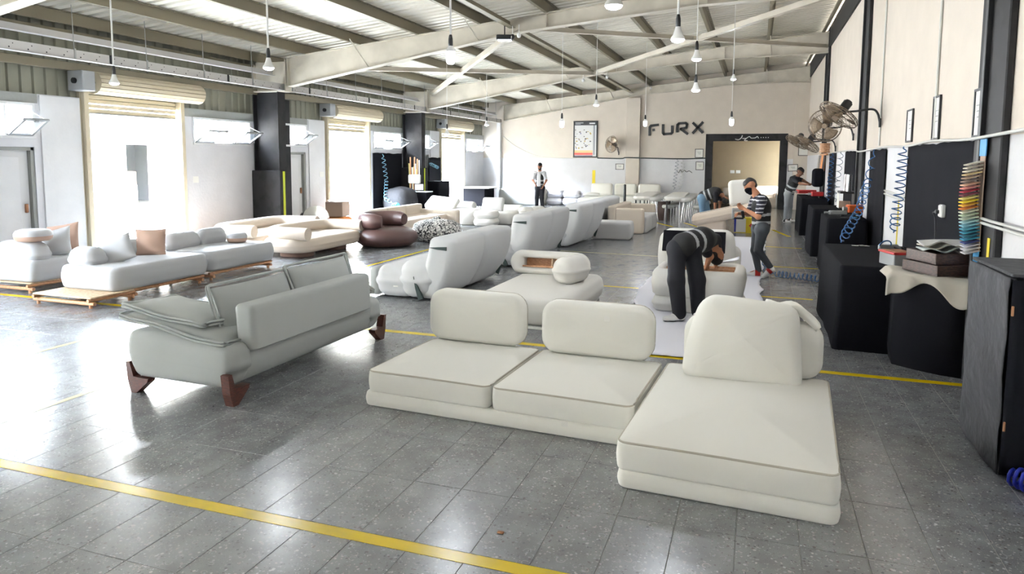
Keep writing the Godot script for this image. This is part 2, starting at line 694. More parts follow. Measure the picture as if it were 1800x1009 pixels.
# ---------------------------------------------------------------- the room
func corrugated(s: SurfaceTool, along0: float, along1: float, pitch: float, depth: float, fn: Callable) -> void:
	# fn(t along, height of the profile, 0 or 1 across) gives the point
	s.set_smooth_group(-1)
	var t := along0
	while t < along1:
		var k := [[0.0, 0.0], [0.55, 0.0], [0.65, 1.0], [0.9, 1.0], [1.0, 0.0]]
		for i in 4:
			var t0: float = t + pitch * k[i][0]
			var t1: float = t + pitch * k[i + 1][0]
			var h0: float = depth * k[i][1]
			var h1: float = depth * k[i + 1][1]
			quad(s, fn.call(t0, h0, 0.0), fn.call(t1, h1, 0.0), fn.call(t1, h1, 1.0), fn.call(t0, h0, 1.0))
			quad(s, fn.call(t0, h0 + 0.002, 1.0), fn.call(t1, h1 + 0.002, 1.0), fn.call(t1, h1 + 0.002, 0.0), fn.call(t0, h0 + 0.002, 0.0))
		t += pitch

func build_shell() -> void:
	# roof sheets
	var s := begin(true)
	corrugated(s, ZB - 0.2, ZF + 0.2, 0.25, 0.035, func(t: float, h: float, e: float) -> Vector3:
		var x := lerpf(XR + 0.35, XL - 0.35, e)
		return Vector3(x, roof_y(x) + h, t))
	var c := commit(s, "ceiling", M.sheet_metal)
	c.set_meta("kind", "structure")
	c.set_meta("label", "corrugated metal roof sheets seen from below")
	# right wall
	var w := place("wall_right")
	w.set_meta("label", "long right wall, cream above and white below, split by black columns")
	var bit := func(z0: float, z1: float) -> void:
		span(Vector3(XR, 0, z0), Vector3(XR + 0.2, 2.1, z1), "lower_paint", M.wall_white, w, 0.0)
		span(Vector3(XR, 2.1, z0), Vector3(XR + 0.2, 5.66, z1), "upper_paint", M.wall_cream, w, 0.0)
	bit.call(ZB - 0.2, ZF + 0.2)
	for z in [ZFR, ZFR - BAY, ZFR + BAY, ZFR + BAY * 2]:
		span(Vector3(XR - 0.06, 0, z - 0.5), Vector3(XR - 0.001, 5.62, z + 0.22), "black_column", M.black_paint, w, 0.01)
		span(Vector3(XR - 0.1, 0, z - 0.26), Vector3(XR - 0.058, 5.3, z - 0.2), "column_edge", M.black, w, 0.004)
	span(Vector3(XR - 0.05, 5.08, ZB), Vector3(XR - 0.001, 5.62, ZF), "black_cornice", M.black_paint, w, 0.0)
	# back wall with a doorway to a side room
	var b := place("wall_back")
	b.set_meta("label", "far end wall, cream above and white below")
	var dl := -1.96
	var dr := 1.14
	var dt := 2.93
	for q in [[XL - 0.2, dl], [dr, XR + 0.2]]:
		span(Vector3(q[0], 0, ZB - 0.2), Vector3(q[1], 1.97, ZB), "lower_paint", M.wall_white, b, 0.0)
		span(Vector3(q[0], 1.97, ZB - 0.2), Vector3(q[1], dt, ZB), "upper_paint", M.wall_cream, b, 0.0)
	var o := PackedVector2Array([Vector2(XL - 0.2, dt), Vector2(XR + 0.2, dt), Vector2(XR + 0.2, roof_y(XR + 0.2)), Vector2(XL - 0.2, roof_y(XL - 0.2))])
	s = begin()
	prism(s, o, 0.2, Transform3D(Basis(), Vector3(0, 0, ZB - 0.2)))
	commit(s, "upper_paint", M.wall_cream, b)
	span(Vector3(-5.16, 0, ZB), Vector3(-4.6, 4.45, ZB + 0.16), "pilaster", M.wall_cream, b, 0.01)
	span(Vector3(-10.9, 0, ZB), Vector3(-10.74, 3.5, ZB + 0.2), "pilaster", M.wall_white, b, 0.01)
	span(Vector3(1.35, 0, ZB), Vector3(1.88, 4.9, ZB + 0.1), "pilaster", M.wall_cream, b, 0.01)
	# doorway lining and the room behind it
	var d := place("door_1")
	d.set_meta("label", "wide black framed doorway in the far wall to a tan room")
	span(Vector3(dl, 0, ZB - 0.3), Vector3(dl + 0.27, dt, ZB + 0.03), "jamb", M.black_paint, d, 0.01)
	span(Vector3(dr - 0.29, 0, ZB - 0.3), Vector3(dr, dt, ZB + 0.03), "jamb", M.black_paint, d, 0.01)
	span(Vector3(dl, dt - 0.25, ZB - 0.3), Vector3(dr, dt + 0.03, ZB + 0.035), "lintel", M.black_paint, d, 0.01)
	var r := place("wall_side_room")
	r.set_meta("label", "tan painted walls of the side room seen through the black doorway")
	span(Vector3(-3.2, -0.1, ZB - 2.7), Vector3(2.6, 3.4, ZB - 2.5), "rear_wall", M.wall_tan, r, 0.0)
	span(Vector3(-3.2, 0, ZB - 2.5), Vector3(-3.0, 3.4, ZB - 0.2), "side_wall", M.wall_tan, r, 0.0)
	span(Vector3(2.4, 0, ZB - 2.5), Vector3(2.6, 3.4, ZB - 0.2), "side_wall", M.wall_tan, r, 0.0)
	span(Vector3(-3.2, 3.2, ZB - 2.7), Vector3(2.6, 3.4, ZB - 0.2), "soffit", M.wall_tan, r, 0.0)
	# the wall behind the camera
	var f := place("wall_front")
	f.set_meta("label", "plain end wall behind the camera")
	span(Vector3(XL - 0.2, 0, ZF), Vector3(XR + 0.2, 2.1, ZF + 0.2), "lower_paint", M.wall_white, f, 0.0)
	span(Vector3(XL - 0.2, 2.1, ZF), Vector3(XR + 0.2, 5.68, ZF + 0.2), "upper_paint", M.wall_cream, f, 0.0)
	# outside
	var g := span(Vector3(-60, -0.35, -70), Vector3(40, -0.12, 60), "ground", M.ground, self, 0.0)
	g.set_meta("kind", "structure")
	var n := thing("neighbour_building", "bright building across the yard seen through the roller doors", "building", Vector3(-24, 0, 0))
	span(Vector3(-0.3, -0.12, -21.85), Vector3(0, 7, 30), "facade", M.outside_wall, n, 0.0)
	span(Vector3(-0.3, -0.12, -70), Vector3(0, 7, -23.2), "facade", M.outside_wall, n, 0.0)
	span(Vector3(-0.3, 2.43, -23.2), Vector3(0, 7, -21.85), "facade", M.outside_wall, n, 0.0)
	span(Vector3(-4.0, -0.12, -26), Vector3(-3.8, 3.4, -19), "room_wall", M.frame_grey, n, 0.0)
	span(Vector3(-4.0, -0.12, -26), Vector3(-0.3, 3.4, -25.8), "room_wall", M.frame_grey, n, 0.0)
	span(Vector3(-4.0, -0.12, -19.2), Vector3(-0.3, 3.4, -19), "room_wall", M.frame_grey, n, 0.0)
	span(Vector3(-4.0, 3.0, -26), Vector3(-0.3, 3.4, -19), "room_ceiling", M.frame_grey, n, 0.0)
	span(Vector3(-1.6, -0.1, -23.0), Vector3(-0.7, 0.75, -22.2), "stacked_goods", M.linen, n, 0.02)
	span(Vector3(-2.6, -0.1, -24.0), Vector3(-1.8, 1.3, -23.0), "stacked_goods", M.cardboard, n, 0.02)
	span(Vector3(0.05, -0.1, -36.7), Vector3(0.8, 1.75, -35.8), "stacked_goods", M.cardboard, n, 0.02)

func sash(parent: Node3D, z0: float, z1: float, y0: float, h: float, tilt: float) -> void:
	var xf := Transform3D(Basis(Vector3.BACK, -tilt), Vector3(XL + 0.01, y0, 0))
	var st := begin()
	var t := 0.045
	var zm := (z0 + z1) / 2
	var w := absf(z1 - z0)
	box(st, Vector3(0, t / 2, zm), Vector3(0.035, t, w), 0.004, xf)
	box(st, Vector3(0, h - t / 2, zm), Vector3(0.035, t, w), 0.004, xf)
	box(st, Vector3(0, h / 2, z0 - t / 2), Vector3(0.034, h, t), 0.004, xf)
	box(st, Vector3(0, h / 2, z1 + t / 2), Vector3(0.034, h, t), 0.004, xf)
	var f := commit(st, "sash", M.frame_grey, parent)
	boxed("pane", Vector3(0, h / 2, zm), Vector3(0.005, h - 2 * t, w - 2 * t), M.glass, f, 0.0, xf)
	rod("stay", xf * Vector3(0.0, h * 0.95, z1 + 0.02), Vector3(XL, y0 + h * 0.85, z1 + 0.02), 0.006, M.frame_grey, f, 6)
	boxed("latch", Vector3(0.02, h - 0.03, zm), Vector3(0.03, 0.05, 0.07), M.frame_grey, f, 0.006, xf)

func window(lights: Array, z0: float, z1: float, y0: float, y1: float, called: String, label: String) -> void:
	var w := place(called)
	w.set_meta("label", label)
	var t := 0.05
	var s := begin()
	box(s, Vector3(XL - 0.02, y0 + t / 2, (z0 + z1) / 2), Vector3(0.1, t, z0 - z1), 0.006)
	box(s, Vector3(XL - 0.02, y1 - t / 2, (z0 + z1) / 2), Vector3(0.1, t, z0 - z1), 0.006)
	for z in [z0 - t / 2, z1 + t / 2]:
		box(s, Vector3(XL - 0.02, (y0 + y1) / 2, z), Vector3(0.098, y1 - y0, t), 0.006)
	commit(s, "window_frame", M.frame_white, w)
	var n := lights.size()
	for k in n:
		var a := lerpf(z0 - t, z1 + t, float(k) / n)
		var b := lerpf(z0 - t, z1 + t, float(k + 1) / n)
		if k > 0:
			boxed("mullion", Vector3(XL - 0.02, (y0 + y1) / 2, a), Vector3(0.06, y1 - y0 - 0.06, 0.035), M.frame_white, w)
		if lights[k] == 1:
			sash(w, a - 0.01, b + 0.01, y0 + t, y1 - y0 - 2 * t, 1.02)
		elif lights[k] == 0:
			boxed("pane", Vector3(XL - 0.03, (y0 + y1) / 2, (a + b) / 2), Vector3(0.005, y1 - y0 - 2 * t, a - b - 0.02), M.glass, w, 0.0)

func build_left_wall() -> void:
	var w := place("wall_left")
	w.set_meta("label", "left wall of white blocks and panels under ribbed metal cladding")
	var xo := XL - 0.2
	var block := func(z0: float, z1: float, y0: float, y1: float, m: Material, called := "wall_block") -> void:
		span(Vector3(xo, y0, z1), Vector3(XL, y1, z0), called, m, w, 0.0)
	for b in range(-3, 3):
		var dz := -BAY * b
		if b == -3:
			block.call(ZF + 0.2, ZF - 0.2, 0.0, 2.96, M.wall_white)
			block.call(ZF - 0.2, -6.7 + BAY * 2 - 0.001, 0.0, 2.96, M.wall_white)
			continue
		# man door with a window over it
		block.call(-6.7 + dz, -7.75 + dz, 0.0, 2.2, M.wall_white)
		block.call(-7.75 + dz, -8.72 + dz, 2.06, 2.2, M.wall_white)
		block.call(-8.72 + dz, -8.82 + dz, 0.0, 2.2, M.wall_white)
		block.call(-6.7 + dz, -7.75 + dz, 2.2, 2.8, M.wall_white)
		block.call(-8.75 + dz, -8.82 + dz, 2.2, 2.8, M.wall_white)
		block.call(-6.7 + dz, -8.82 + dz, 2.8, 2.96, M.concrete, "lintel")
		# panel beside the roller door, the beam over the door
		block.call(-8.82 + dz, -9.62 + dz, 0.0, 2.96, M.wall_white)
		var p := 0.03
		span(Vector3(XL, 0.0, -9.6 + dz), Vector3(XL + p, 2.94, -8.84 + dz), "white_panel", M.panel_white, w, 0.006)
		block.call(-9.62 + dz, -9.73 + dz, 0.0, 3.1, M.shutter, "door_post")
		block.call(-11.92 + dz, -12.05 + dz, 0.0, 3.1, M.shutter, "door_post")
		# wall with a row of high windows
		block.call(-12.05 + dz, -14.35 + dz, 0.0, 2.18, M.wall_white)
		block.call(-12.05 + dz, -12.3 + dz, 2.18, 2.78, M.wall_white)
		block.call(-14.16 + dz, -14.35 + dz, 2.18, 2.78, M.wall_white)
		block.call(-12.05 + dz, -14.35 + dz, 2.78, 2.96, M.concrete, "lintel")
	# ribbed cladding above
	var s := begin(true)
	corrugated(s, ZB - 0.2, ZF + 0.2, 0.22, 0.03, func(t: float, h: float, e: float) -> Vector3:
		return Vector3(XL - 0.06 - h, lerpf(4.42, 2.9, e), t))
	commit(s, "cladding", M.cladding, w)
	span(Vector3(XL - 0.02, 3.42, ZB), Vector3(XL + 0.1, 3.56, ZF), "girt", M.purlin, w, 0.004)
	span(Vector3(XL - 0.02, 4.0, ZB), Vector3(XL + 0.08, 4.12, ZF), "girt", M.purlin, w, 0.004)
	var nth := ["in the nearest bay in view", "in the middle bay", "in the farthest bay"]
	for b in range(-2, 3):
		var dz := -BAY * b
		var where: String = nth[b] if b >= 0 else "in a bay beside or behind the camera"
		window([0, 1], -7.75 + dz, -8.75 + dz, 2.2, 2.8, "window_%d" % (2 * b + 5), "white framed high window over the side door, panes tipped open, " + where)
		window([1, 0, 1] , -12.3 + dz, -14.16 + dz, 2.18, 2.78, "window_%d" % (2 * b + 6), "white framed row of high windows past the roller door, " + where)
		# the side door
		var d := place("door_%d" % (2 * b + 6))
		d.set_meta("label", "grey side door in a pale frame, " + where)
		span(Vector3(XL - 0.14, 0, -8.66 + dz), Vector3(XL - 0.1, 2.02, -7.82 + dz), "door_leaf", M.frame_white, d, 0.004)
		span(Vector3(XL - 0.1, 0.25, -8.5 + dz), Vector3(XL - 0.085, 1.9, -8.0 + dz), "door_panel", M.panel_white, d, 0.004)
		for z in [-8.69, -7.78]:
			span(Vector3(XL - 0.16, 0, z - 0.03 + dz), Vector3(XL - 0.02, 2.06, z + 0.03 + dz), "door_frame", M.concrete, d, 0.004)
		span(Vector3(XL - 0.16, 2.0, -8.72 + dz), Vector3(XL - 0.02, 2.06, -7.75 + dz), "door_frame", M.concrete, d, 0.004)
		span(Vector3(XL - 0.1, 0.95, -8.6 + dz), Vector3(XL - 0.05, 1.1, -8.56 + dz), "handle", M.rust, d, 0.008)
		# the roller door: drum, slats, guides, motor bracket
		var r := place("door_%d" % (2 * b + 7))
		r.set_meta("label", "cream roller door rolled up to let daylight in, " + where)
		var dr := begin(true)
		var zc := -11.05 + dz
		var n := 16
		for k in n:
			var a0 := TAU * k / n
			var a1 := TAU * (k + 0.82) / n
			var r0 := 0.2
			var pa := Vector3(cos(a0), sin(a0), 0) * r0
			var pb := Vector3(cos(a1), sin(a1), 0) * r0
			var pc := Vector3(cos(TAU * (k + 1) / n), sin(TAU * (k + 1) / n), 0) * r0
			var pm := Vector3(cos(TAU * (k + 0.95) / n), sin(TAU * (k + 0.91) / n), 0) * (r0 - 0.03)
			var o := Vector3(XL + 0.18, 3.24, zc)
			var e := Vector3(0, 0, 1.28)
			dr.set_smooth_group(-1)
			for q in [[pa, pb], [pb, pm], [pm, pc]]:
				quad(dr, o + q[0] + e, o + q[0] - e, o + q[1] - e, o + q[1] + e)
			tri(dr, o + e, o + e + pa, o + e + pc)
			tri(dr, o - e, o - e + pc, o - e + pa)
		commit(dr, "drum", M.shutter, r)
		for k in range(0, 5):
			span(Vector3(XL - 0.06, 2.715 + k * 0.085, -11.9 + dz), Vector3(XL - 0.035, 2.788 + k * 0.085, -9.75 + dz), "slat", M.shutter, r, 0.01)
		span(Vector3(XL - 0.07, 2.69, -11.9 + dz), Vector3(XL - 0.02, 2.715, -9.75 + dz), "bottom_bar", M.galv, r, 0.004)
		for z in [-9.69, -11.96]:
			span(Vector3(XL, 0, z - 0.05 + dz), Vector3(XL + 0.09, 3.06, z + 0.05 + dz), "guide_rail", M.shutter, r, 0.006)
		span(Vector3(XL + 0.0, 3.07, -9.66 + dz), Vector3(XL + 0.36, 3.42, -9.4 + dz), "motor_bracket", M.frame_grey, r, 0.012)
		rod("axle", Vector3(XL + 0.18, 3.24, -9.8 + dz), Vector3(XL + 0.18, 3.24, -9.36 + dz), 0.05, M.black, r, 12)

func build_steel() -> void:
	# rafters and columns
	var low := [Vector2(-10.55, 3.6), Vector2(-4.75, 4.57), Vector2(-1.1, 4.88), Vector2(1.84, 4.95)]
	var names := ["second", "third", "far end"]
	for k in range(-3, 3):
		var z := ZFR - BAY * k
		if k == 2:
			z = ZB + 0.16
		if k == -3:
			z = ZF - 0.15
		var which: String = ["nearest frame in view", "middle frame in view", "frame at the far wall"][k] if k >= 0 else "frame beside or behind the camera"
		var o := thing("roof_rafter", "grey tapered steel rafter of the " + (which if k >= 0 else ["frame at the end wall behind the camera", "frame just behind the camera", "frame cut by the top left corner"][k + 3]), "steel beam", Vector3(0, 0, z), 0.0, "rafters")
		var poly := PackedVector2Array()
		for p in low:
			poly.append(p)
		poly.append(Vector2(1.84, roof_y(1.84) - 0.21))
		poly.append(Vector2(-10.6, roof_y(-10.6) - 0.21))
		var s := begin()
		prism(s, poly, 0.016, Transform3D(Basis(), Vector3(0, 0, -0.008)))
		commit(s, "web", M.steel, o)
		s = begin()
		for i in 3:
			strip(s, low[i], low[i + 1], 0.22, -0.016)
		commit(s, "bottom_flange", M.steel, o)
		s = begin()
		strip(s, Vector2(-10.6, roof_y(-10.6) - 0.21), Vector2(1.84, roof_y(1.84) - 0.21), 0.22, 0.014)
		commit(s, "top_flange", M.steel, o)
		for x: float in [-10.56, -4.2, -1.0, 1.82]:
			var yl: float = 3.6 + (x + 10.55) / 5.8 * 0.97 if x < -4.75 else (4.57 + (x + 4.75) / 3.65 * 0.31 if x < -1.1 else 4.885)
			span(Vector3(x - 0.01, yl, -0.1), Vector3(x + 0.01, roof_y(x) - 0.22, 0.1), "stiffener", M.steel, o, 0.002)
		for x: float in [-8.4, -5.7, 0.3]:
			for sg in [-1.0, 1.0]:
				rod("fly_brace", Vector3(x, 3.6 + (x + 10.55) / 5.8 * 0.97 if x < -4.75 else 4.9, 0.05 * sg), Vector3(x - 0.05, roof_y(x) - 0.2, 0.75 * sg), 0.014, M.steel, o, 6)
		# column
		if k == 2:
			continue
		var c := thing("steel_column", "black painted steel column by the left wall, " + (which if k >= 0 else ["frame at the end wall behind the camera", "frame just behind the camera", "frame left of the picture"][k + 3]), "column", Vector3(0, 0, z), 0.0, "left columns")
		for x: float in [-11.53, -10.83]:
			span(Vector3(x - 0.012, 1.5, -0.14), Vector3(x + 0.012, 3.5, 0.14), "flange", M.black_paint, c, 0.003)
		span(Vector3(-11.52, 1.5, -0.012), Vector3(-10.84, 3.5, 0.012), "web", M.black_paint, c, 0.0)
		span(Vector3(-11.58, 0, -0.2), Vector3(-10.76, 1.6, 0.2), "boxed_base", M.black_paint, c, 0.012)
		span(Vector3(-10.762, 0.0, 0.02), Vector3(-10.752, 1.58, 0.1), "yellow_stripe", M.lime, c, 0.002)
		for x: float in [-11.53, -10.62]:
			span(Vector3(x - 0.012, 3.5, -0.11), Vector3(x + 0.012, roof_y(x) - 0.24, 0.11), "column_head", M.steel, c, 0.003)
		span(Vector3(-11.54, 3.5, -0.01), Vector3(-10.62, roof_y(-11.0) - 0.24, 0.01), "column_head", M.steel, c, 0.0)
		span(Vector3(-11.58, 3.47, -0.15), Vector3(-10.6, 3.5, 0.15), "cap_plate", M.steel, c, 0.003)
		span(Vector3(XL, 0, -1.35), Vector3(XL + 0.012, 3.4, -0.22), "black_backing", M.black_paint, c, 0.0) if k >= 0 else null
	# purlins
	var xs := [-11.35]
	var nth := 0
	for i in 9:
		xs.append(-10.03 + 1.465 * i)
	for x: float in xs:
		var y := roof_y(x)
		var s := begin()
		box(s, Vector3(x, y - 0.105, (ZB + ZF) / 2), Vector3(0.012, 0.2, ZF - ZB - 0.1), 0.0)
		box(s, Vector3(x - 0.035, y - 0.201, (ZB + ZF) / 2), Vector3(0.07, 0.008, ZF - ZB - 0.1), 0.0)
		box(s, Vector3(x + 0.035, y - 0.01, (ZB + ZF) / 2), Vector3(0.07, 0.008, ZF - ZB - 0.1), 0.0)
		var p := commit(s, "purlin", M.purlin)
		tag(p, "brown grey roof purlin, " + ["nearest the left eave", "second from the left eave", "third from the left eave", "fourth from the left eave", "fifth from the left eave", "fifth from the right wall", "fourth from the right wall", "third from the right wall", "second from the right wall", "nearest the right wall"][nth], "purlin", "purlins")
		nth += 1
	# screws through the roof beside the purlins
	var mm := MultiMesh.new()
	mm.transform_format = MultiMesh.TRANSFORM_3D
	var bm := BoxMesh.new()
	bm.size = Vector3(0.014, 0.03, 0.014)
	mm.mesh = bm
	var spots := []
	for x: float in xs.slice(1):
		var z := -3.0
		while z > ZB + 0.3:
			spots.append(Vector3(x + 0.05, roof_y(x + 0.05) - 0.02, z))
			z -= 0.25
	mm.instance_count = spots.size()
	for i in spots.size():
		mm.set_instance_transform(i, Transform3D(Basis(), spots[i]))
	var mi := MultiMeshInstance3D.new()
	mi.multimesh = mm
	mi.material_override = M.chrome
	put(self, mi, "roof_screws")
	mi.set_meta("kind", "stuff")
	tag(mi, "bright screw tips in rows beside the purlins", "screws")
	# braces
	var zf := ZFR
	for k in range(-1, 2):
		var z0 := ZFR - BAY * k
		var z1 := z0 - BAY
		var where: String = ["nearest bay in view", "far bay in view"][k] if k >= 0 else "bay overhead"
		if k == 0:
			for q in [[Vector3(-5.1, 4.5, z0), Vector3(-10.55, 4.1, z1), "from the mid roof down to the left column"], [Vector3(-10.5, 4.05, z0), Vector3(-4.95, 4.6, z1), "from the left column to the mid roof"], [Vector3(1.75, 5.1, z0), Vector3(-4.9, 4.62, z1), "from the right wall to the mid roof"], [Vector3(-4.9, 4.66, z0), Vector3(1.75, 5.12, z1), "from the mid roof to the far right"]]:
				var s := begin()
				angle_bar(s, q[0], q[1], 0.11)
				var bb := commit(s, "roof_brace", M.steel)
				tag(bb, "grey angle brace " + q[2] + ", " + where, "brace", "roof braces")
		var s2 := begin()
		angle_bar(s2, Vector3(-5.02, 4.72, z0), Vector3(-5.02, 4.72, z1), 0.14)
		var st := commit(s2, "roof_strut", M.purlin if k != 9 else M.steel)
		tag(st, "steel strut along the middle of the roof " + where, "strut", "mid roof struts")
	# eave channel and the hung cable trunking on the left
	for k in range(-3, 3):
		var ec := begin()
		var za := ZFR - BAY * k - 0.16 if k > -3 else ZF - 0.3
		var zc := ZFR - BAY * (k + 1) + 0.16 if k < 1 else ZB + 0.3
		if k == 2:
			continue
		box(ec, Vector3(-10.95, 3.9, (za + zc) / 2), Vector3(0.05, 0.11, za - zc), 0.003)
		box(ec, Vector3(-10.91, 3.845, (za + zc) / 2), Vector3(0.12, 0.012, za - zc), 0.0)
		var e := commit(ec, "eave_channel", M.trunking)
		tag(e, "grey steel channel above the trunking, " + (["far bay in view", "middle bay in view", "nearest bay at the left edge"][1 - k] if k > -2 else "piece %s behind the camera" % ["one", "two"][k + 3]), "steel channel", "eave channels")
	var z := 2.0
	var tn := 0
	while z > ZB + 0.5:
		var len := minf(2.86, z - ZB - 0.15)
		var t := thing("cable_trunking", "perforated pale cable trunking on the left, " + ["first", "second", "third", "fourth", "fifth", "sixth", "seventh", "eighth", "ninth", "tenth", "eleventh"][tn] + " length counted from the camera end", "trunking", Vector3(-10.72, 3.49, z), 0.0, "trunking lengths")
		tn += 1
		var s := begin()
		box(s, Vector3(0, 0.085, -len / 2), Vector3(0.012, 0.17, len), 0.002)
		box(s, Vector3(0.045, 0.006, -len / 2), Vector3(0.1, 0.012, len), 0.002)
		box(s, Vector3(-0.03, 0.165, -len / 2), Vector3(0.06, 0.01, len), 0.002)
		commit(s, "tray", M.trunking, t)
		var h := begin()
		var q := 0.15
		while q < len:
			box(h, Vector3(0.008, 0.06, -q), Vector3(0.003, 0.02, 0.02), 0.0)
			box(h, Vector3(0.008, 0.12, -q - 0.06), Vector3(0.003, 0.014, 0.014), 0.0)
			q += 0.3
		commit(h, "slots", M.black, t).set_meta("kind", "stuff")
		boxed("joint_plate", Vector3(0.01, 0.085, -len + 0.03), Vector3(0.02, 0.175, 0.04), M.rubber, t, 0.003)
		for f in [0.25, 0.75]:
			rod("hanger", Vector3(0.0, 0.0, -len * f), Vector3(-0.02, roof_y(-10.74) - 3.55, -len * f), 0.007, M.galv, t, 6)
			boxed("hanger_clip", Vector3(0.012, 0.09, -len * f), Vector3(0.024, 0.2, 0.03), M.galv, t, 0.003)
		z -= 2.9

func strip(s: SurfaceTool, a: Vector2, b: Vector2, width: float, thick: float) -> void:
	var d := b - a
	var n := Vector2(-d.y, d.x).normalized() * thick
	box(s, Vector3.ZERO, Vector3(d.length() + 0.01, absf(thick), width), 0.002, Transform3D(Basis(Vector3.BACK, d.angle()), Vector3((a.x + b.x + n.x) / 2, (a.y + b.y + n.y) / 2, 0)))

func angle_bar(s: SurfaceTool, a: Vector3, b: Vector3, size: float) -> void:
	var f := (b - a).normalized()
	var side := f.cross(Vector3.UP).normalized()
	var up := side.cross(f)
	var xf := Transform3D(Basis(side, up, -f), (a + b) / 2)
	var len := a.distance_to(b)
	box(s, Vector3(0, 0, 0), Vector3(0.012, size, len), 0.002, xf)
	box(s, Vector3(size / 2 - 0.006, -size / 2, 0), Vector3(size, 0.012, len), 0.002, xf)

func build_floor() -> void:
	var f := place("floor")
	f.set_meta("label", "polished grey speckled tile floor")
	span(Vector3(XL - 0.2, -0.2, ZB - 2.7), Vector3(XR + 0.2, -0.003, ZF + 0.2), "grout_bed", M.grout, f, 0.0)
	var px := 0.301
	var pz := 0.6
	var meshes := []
	var r := RandomNumberGenerator.new()
	r.seed = 77
	var tones := [Color(0.92, 0.92, 0.92), Color(1, 1, 1), Color(1.05, 1.05, 1.06), Color(0.97, 0.975, 0.985), Color(1.02, 1.015, 1.0)]
	for t in tones:
		var s := begin(true)
		tile(s, Vector3.ZERO, px, pz, t, 0.0, 0.0)
		s.generate_normals()
		s.index()
		meshes.append(s.commit())
	var cells := []
	var i0 := int(floor((XL + 0.031) / px))
	for i in range(i0, int((XR + 0.031) / px) + 1):
		for j in range(-9, 50):
			var c := Vector3(-0.031 + px * (i + 0.5), 0, -2.986 - pz * j + pz / 2)
			if c.x - px / 2 < XL - 0.3 or c.z > 2.5:
				continue
			# how near, and whether the photograph's frame shows it
			var v := Basis(Vector3.UP, -0.33226) * (c - Vector3(0, CAM_H, 0))
			var inside := v.z < -1.6 and absf(v.x) < -v.z * 0.76 and (v.y * 0.995 - v.z * -0.096) > -(-v.z) * 0.6
			cells.append([c, (0.0 if inside else 1000.0) + v.length()])
	cells.sort_custom(func(a: Array, b: Array) -> bool: return a[1] < b[1])
	var rest := begin(true)
	for k in cells.size():
		var c: Vector3 = cells[k][0]
		var n := r.randi() % tones.size()
		var ax := r.randf_range(-0.0012, 0.0012)
		var az := r.randf_range(-0.0012, 0.0012)
		if k < 300:
			var o := solid(meshes[n], "tile", M.tile, f)
			o.position = c
			o.rotation = Vector3(ax, 0, az)
		else:
			tile(rest, c, px, pz, tones[n], ax, az)
	var x := commit(rest, "tiles_beyond", M.tile, f)
	x.set_meta("kind", "stuff")
	# yellow floor markings
	floor_line("bright yellow tape line across the floor in the foreground", Vector2(-9.5, -2.94), Vector2(1.4, -2.94), 0.085, M.yellow)
	floor_line("yellow tape line across the floor just behind the white modular sofa", Vector2(-10.8, -6.77), Vector2(1.78, -6.77), 0.09, M.yellow)
	floor_line("thin yellow line past the open-backed chaise, left of the bench cubes", Vector2(-3.2, -10.38), Vector2(0.8, -10.34), 0.06, M.yellow)
	floor_line("thin yellow line beside the standing worker's feet", Vector2(0.2, -13.4), Vector2(1.1, -13.38), 0.06, M.yellow)
	floor_line("thin yellow line across the floor by the ottoman cube", Vector2(-3.8, -14.12), Vector2(-1.6, -14.0), 0.06, M.yellow_worn)
	floor_line("thin yellow line crossing the aisle beyond the standing worker", Vector2(-0.2, -16.6), Vector2(1.0, -16.4), 0.06, M.yellow)
	floor_line("worn yellow line running away on the left floor, far one", Vector2(-6.55, -4.3), Vector2(-6.55, -6.68), 0.06, M.yellow_worn)
	floor_line("worn yellow line running away on the left floor, near one", Vector2(-5.04, -3.2), Vector2(-5.04, -4.25), 0.055, M.yellow_worn)
	floor_line("yellow line on the floor between pouf and slashed grey sofa", Vector2(-6.45, -10.3), Vector2(-6.45, -14.2), 0.07, M.yellow)
	floor_line("slanted yellow mark left of two near the stools", Vector2(-2.95, -21.9), Vector2(-2.2, -20.5), 0.1, M.yellow)
	floor_line("slanted yellow mark right of two near the stools", Vector2(-2.0, -21.9), Vector2(-1.35, -20.3), 0.1, M.yellow)
	floor_line("slanted yellow mark beyond the standing worker's back", Vector2(0.5, -20.6), Vector2(0.85, -18.9), 0.1, M.yellow)

func floor_line(label: String, a: Vector2, b: Vector2, w: float, m: Material) -> void:
	var d := b - a
	var s := begin()
	box(s, Vector3.ZERO, Vector3(d.length(), 0.0016, w), 0.0006, Transform3D(Basis(Vector3.UP, -d.angle()), Vector3((a.x + b.x) / 2, 0.0012, (a.y + b.y) / 2)))
	var o := commit(s, "floor_line", m)
	tag(o, label, "floor line", "yellow floor lines")

func tile(s: SurfaceTool, c: Vector3, w: float, d: float, tone: Color, ax: float, az: float) -> void:
	s.set_color(tone)
	var g := 0.0012
	var b := 0.0016
	var o := []
	for q in [[1.0, 1.0], [1.0, -1.0], [-1.0, -1.0], [-1.0, 1.0]]:
		var x: float = q[0] * (w / 2 - g)
		var z: float = q[1] * (d / 2 - g)
		var y: float = -ax * z * 0.0 + az * x - ax * z
		o.append([c + Vector3(x, y - 0.0022, z), c + Vector3(x - q[0] * b, y, z - q[1] * b)])
	quad(s, o[0][1], o[1][1], o[2][1], o[3][1])
	for k in 4:
		var l := (k + 1) % 4
		quad(s, o[k][0], o[l][0], o[l][1], o[k][1])

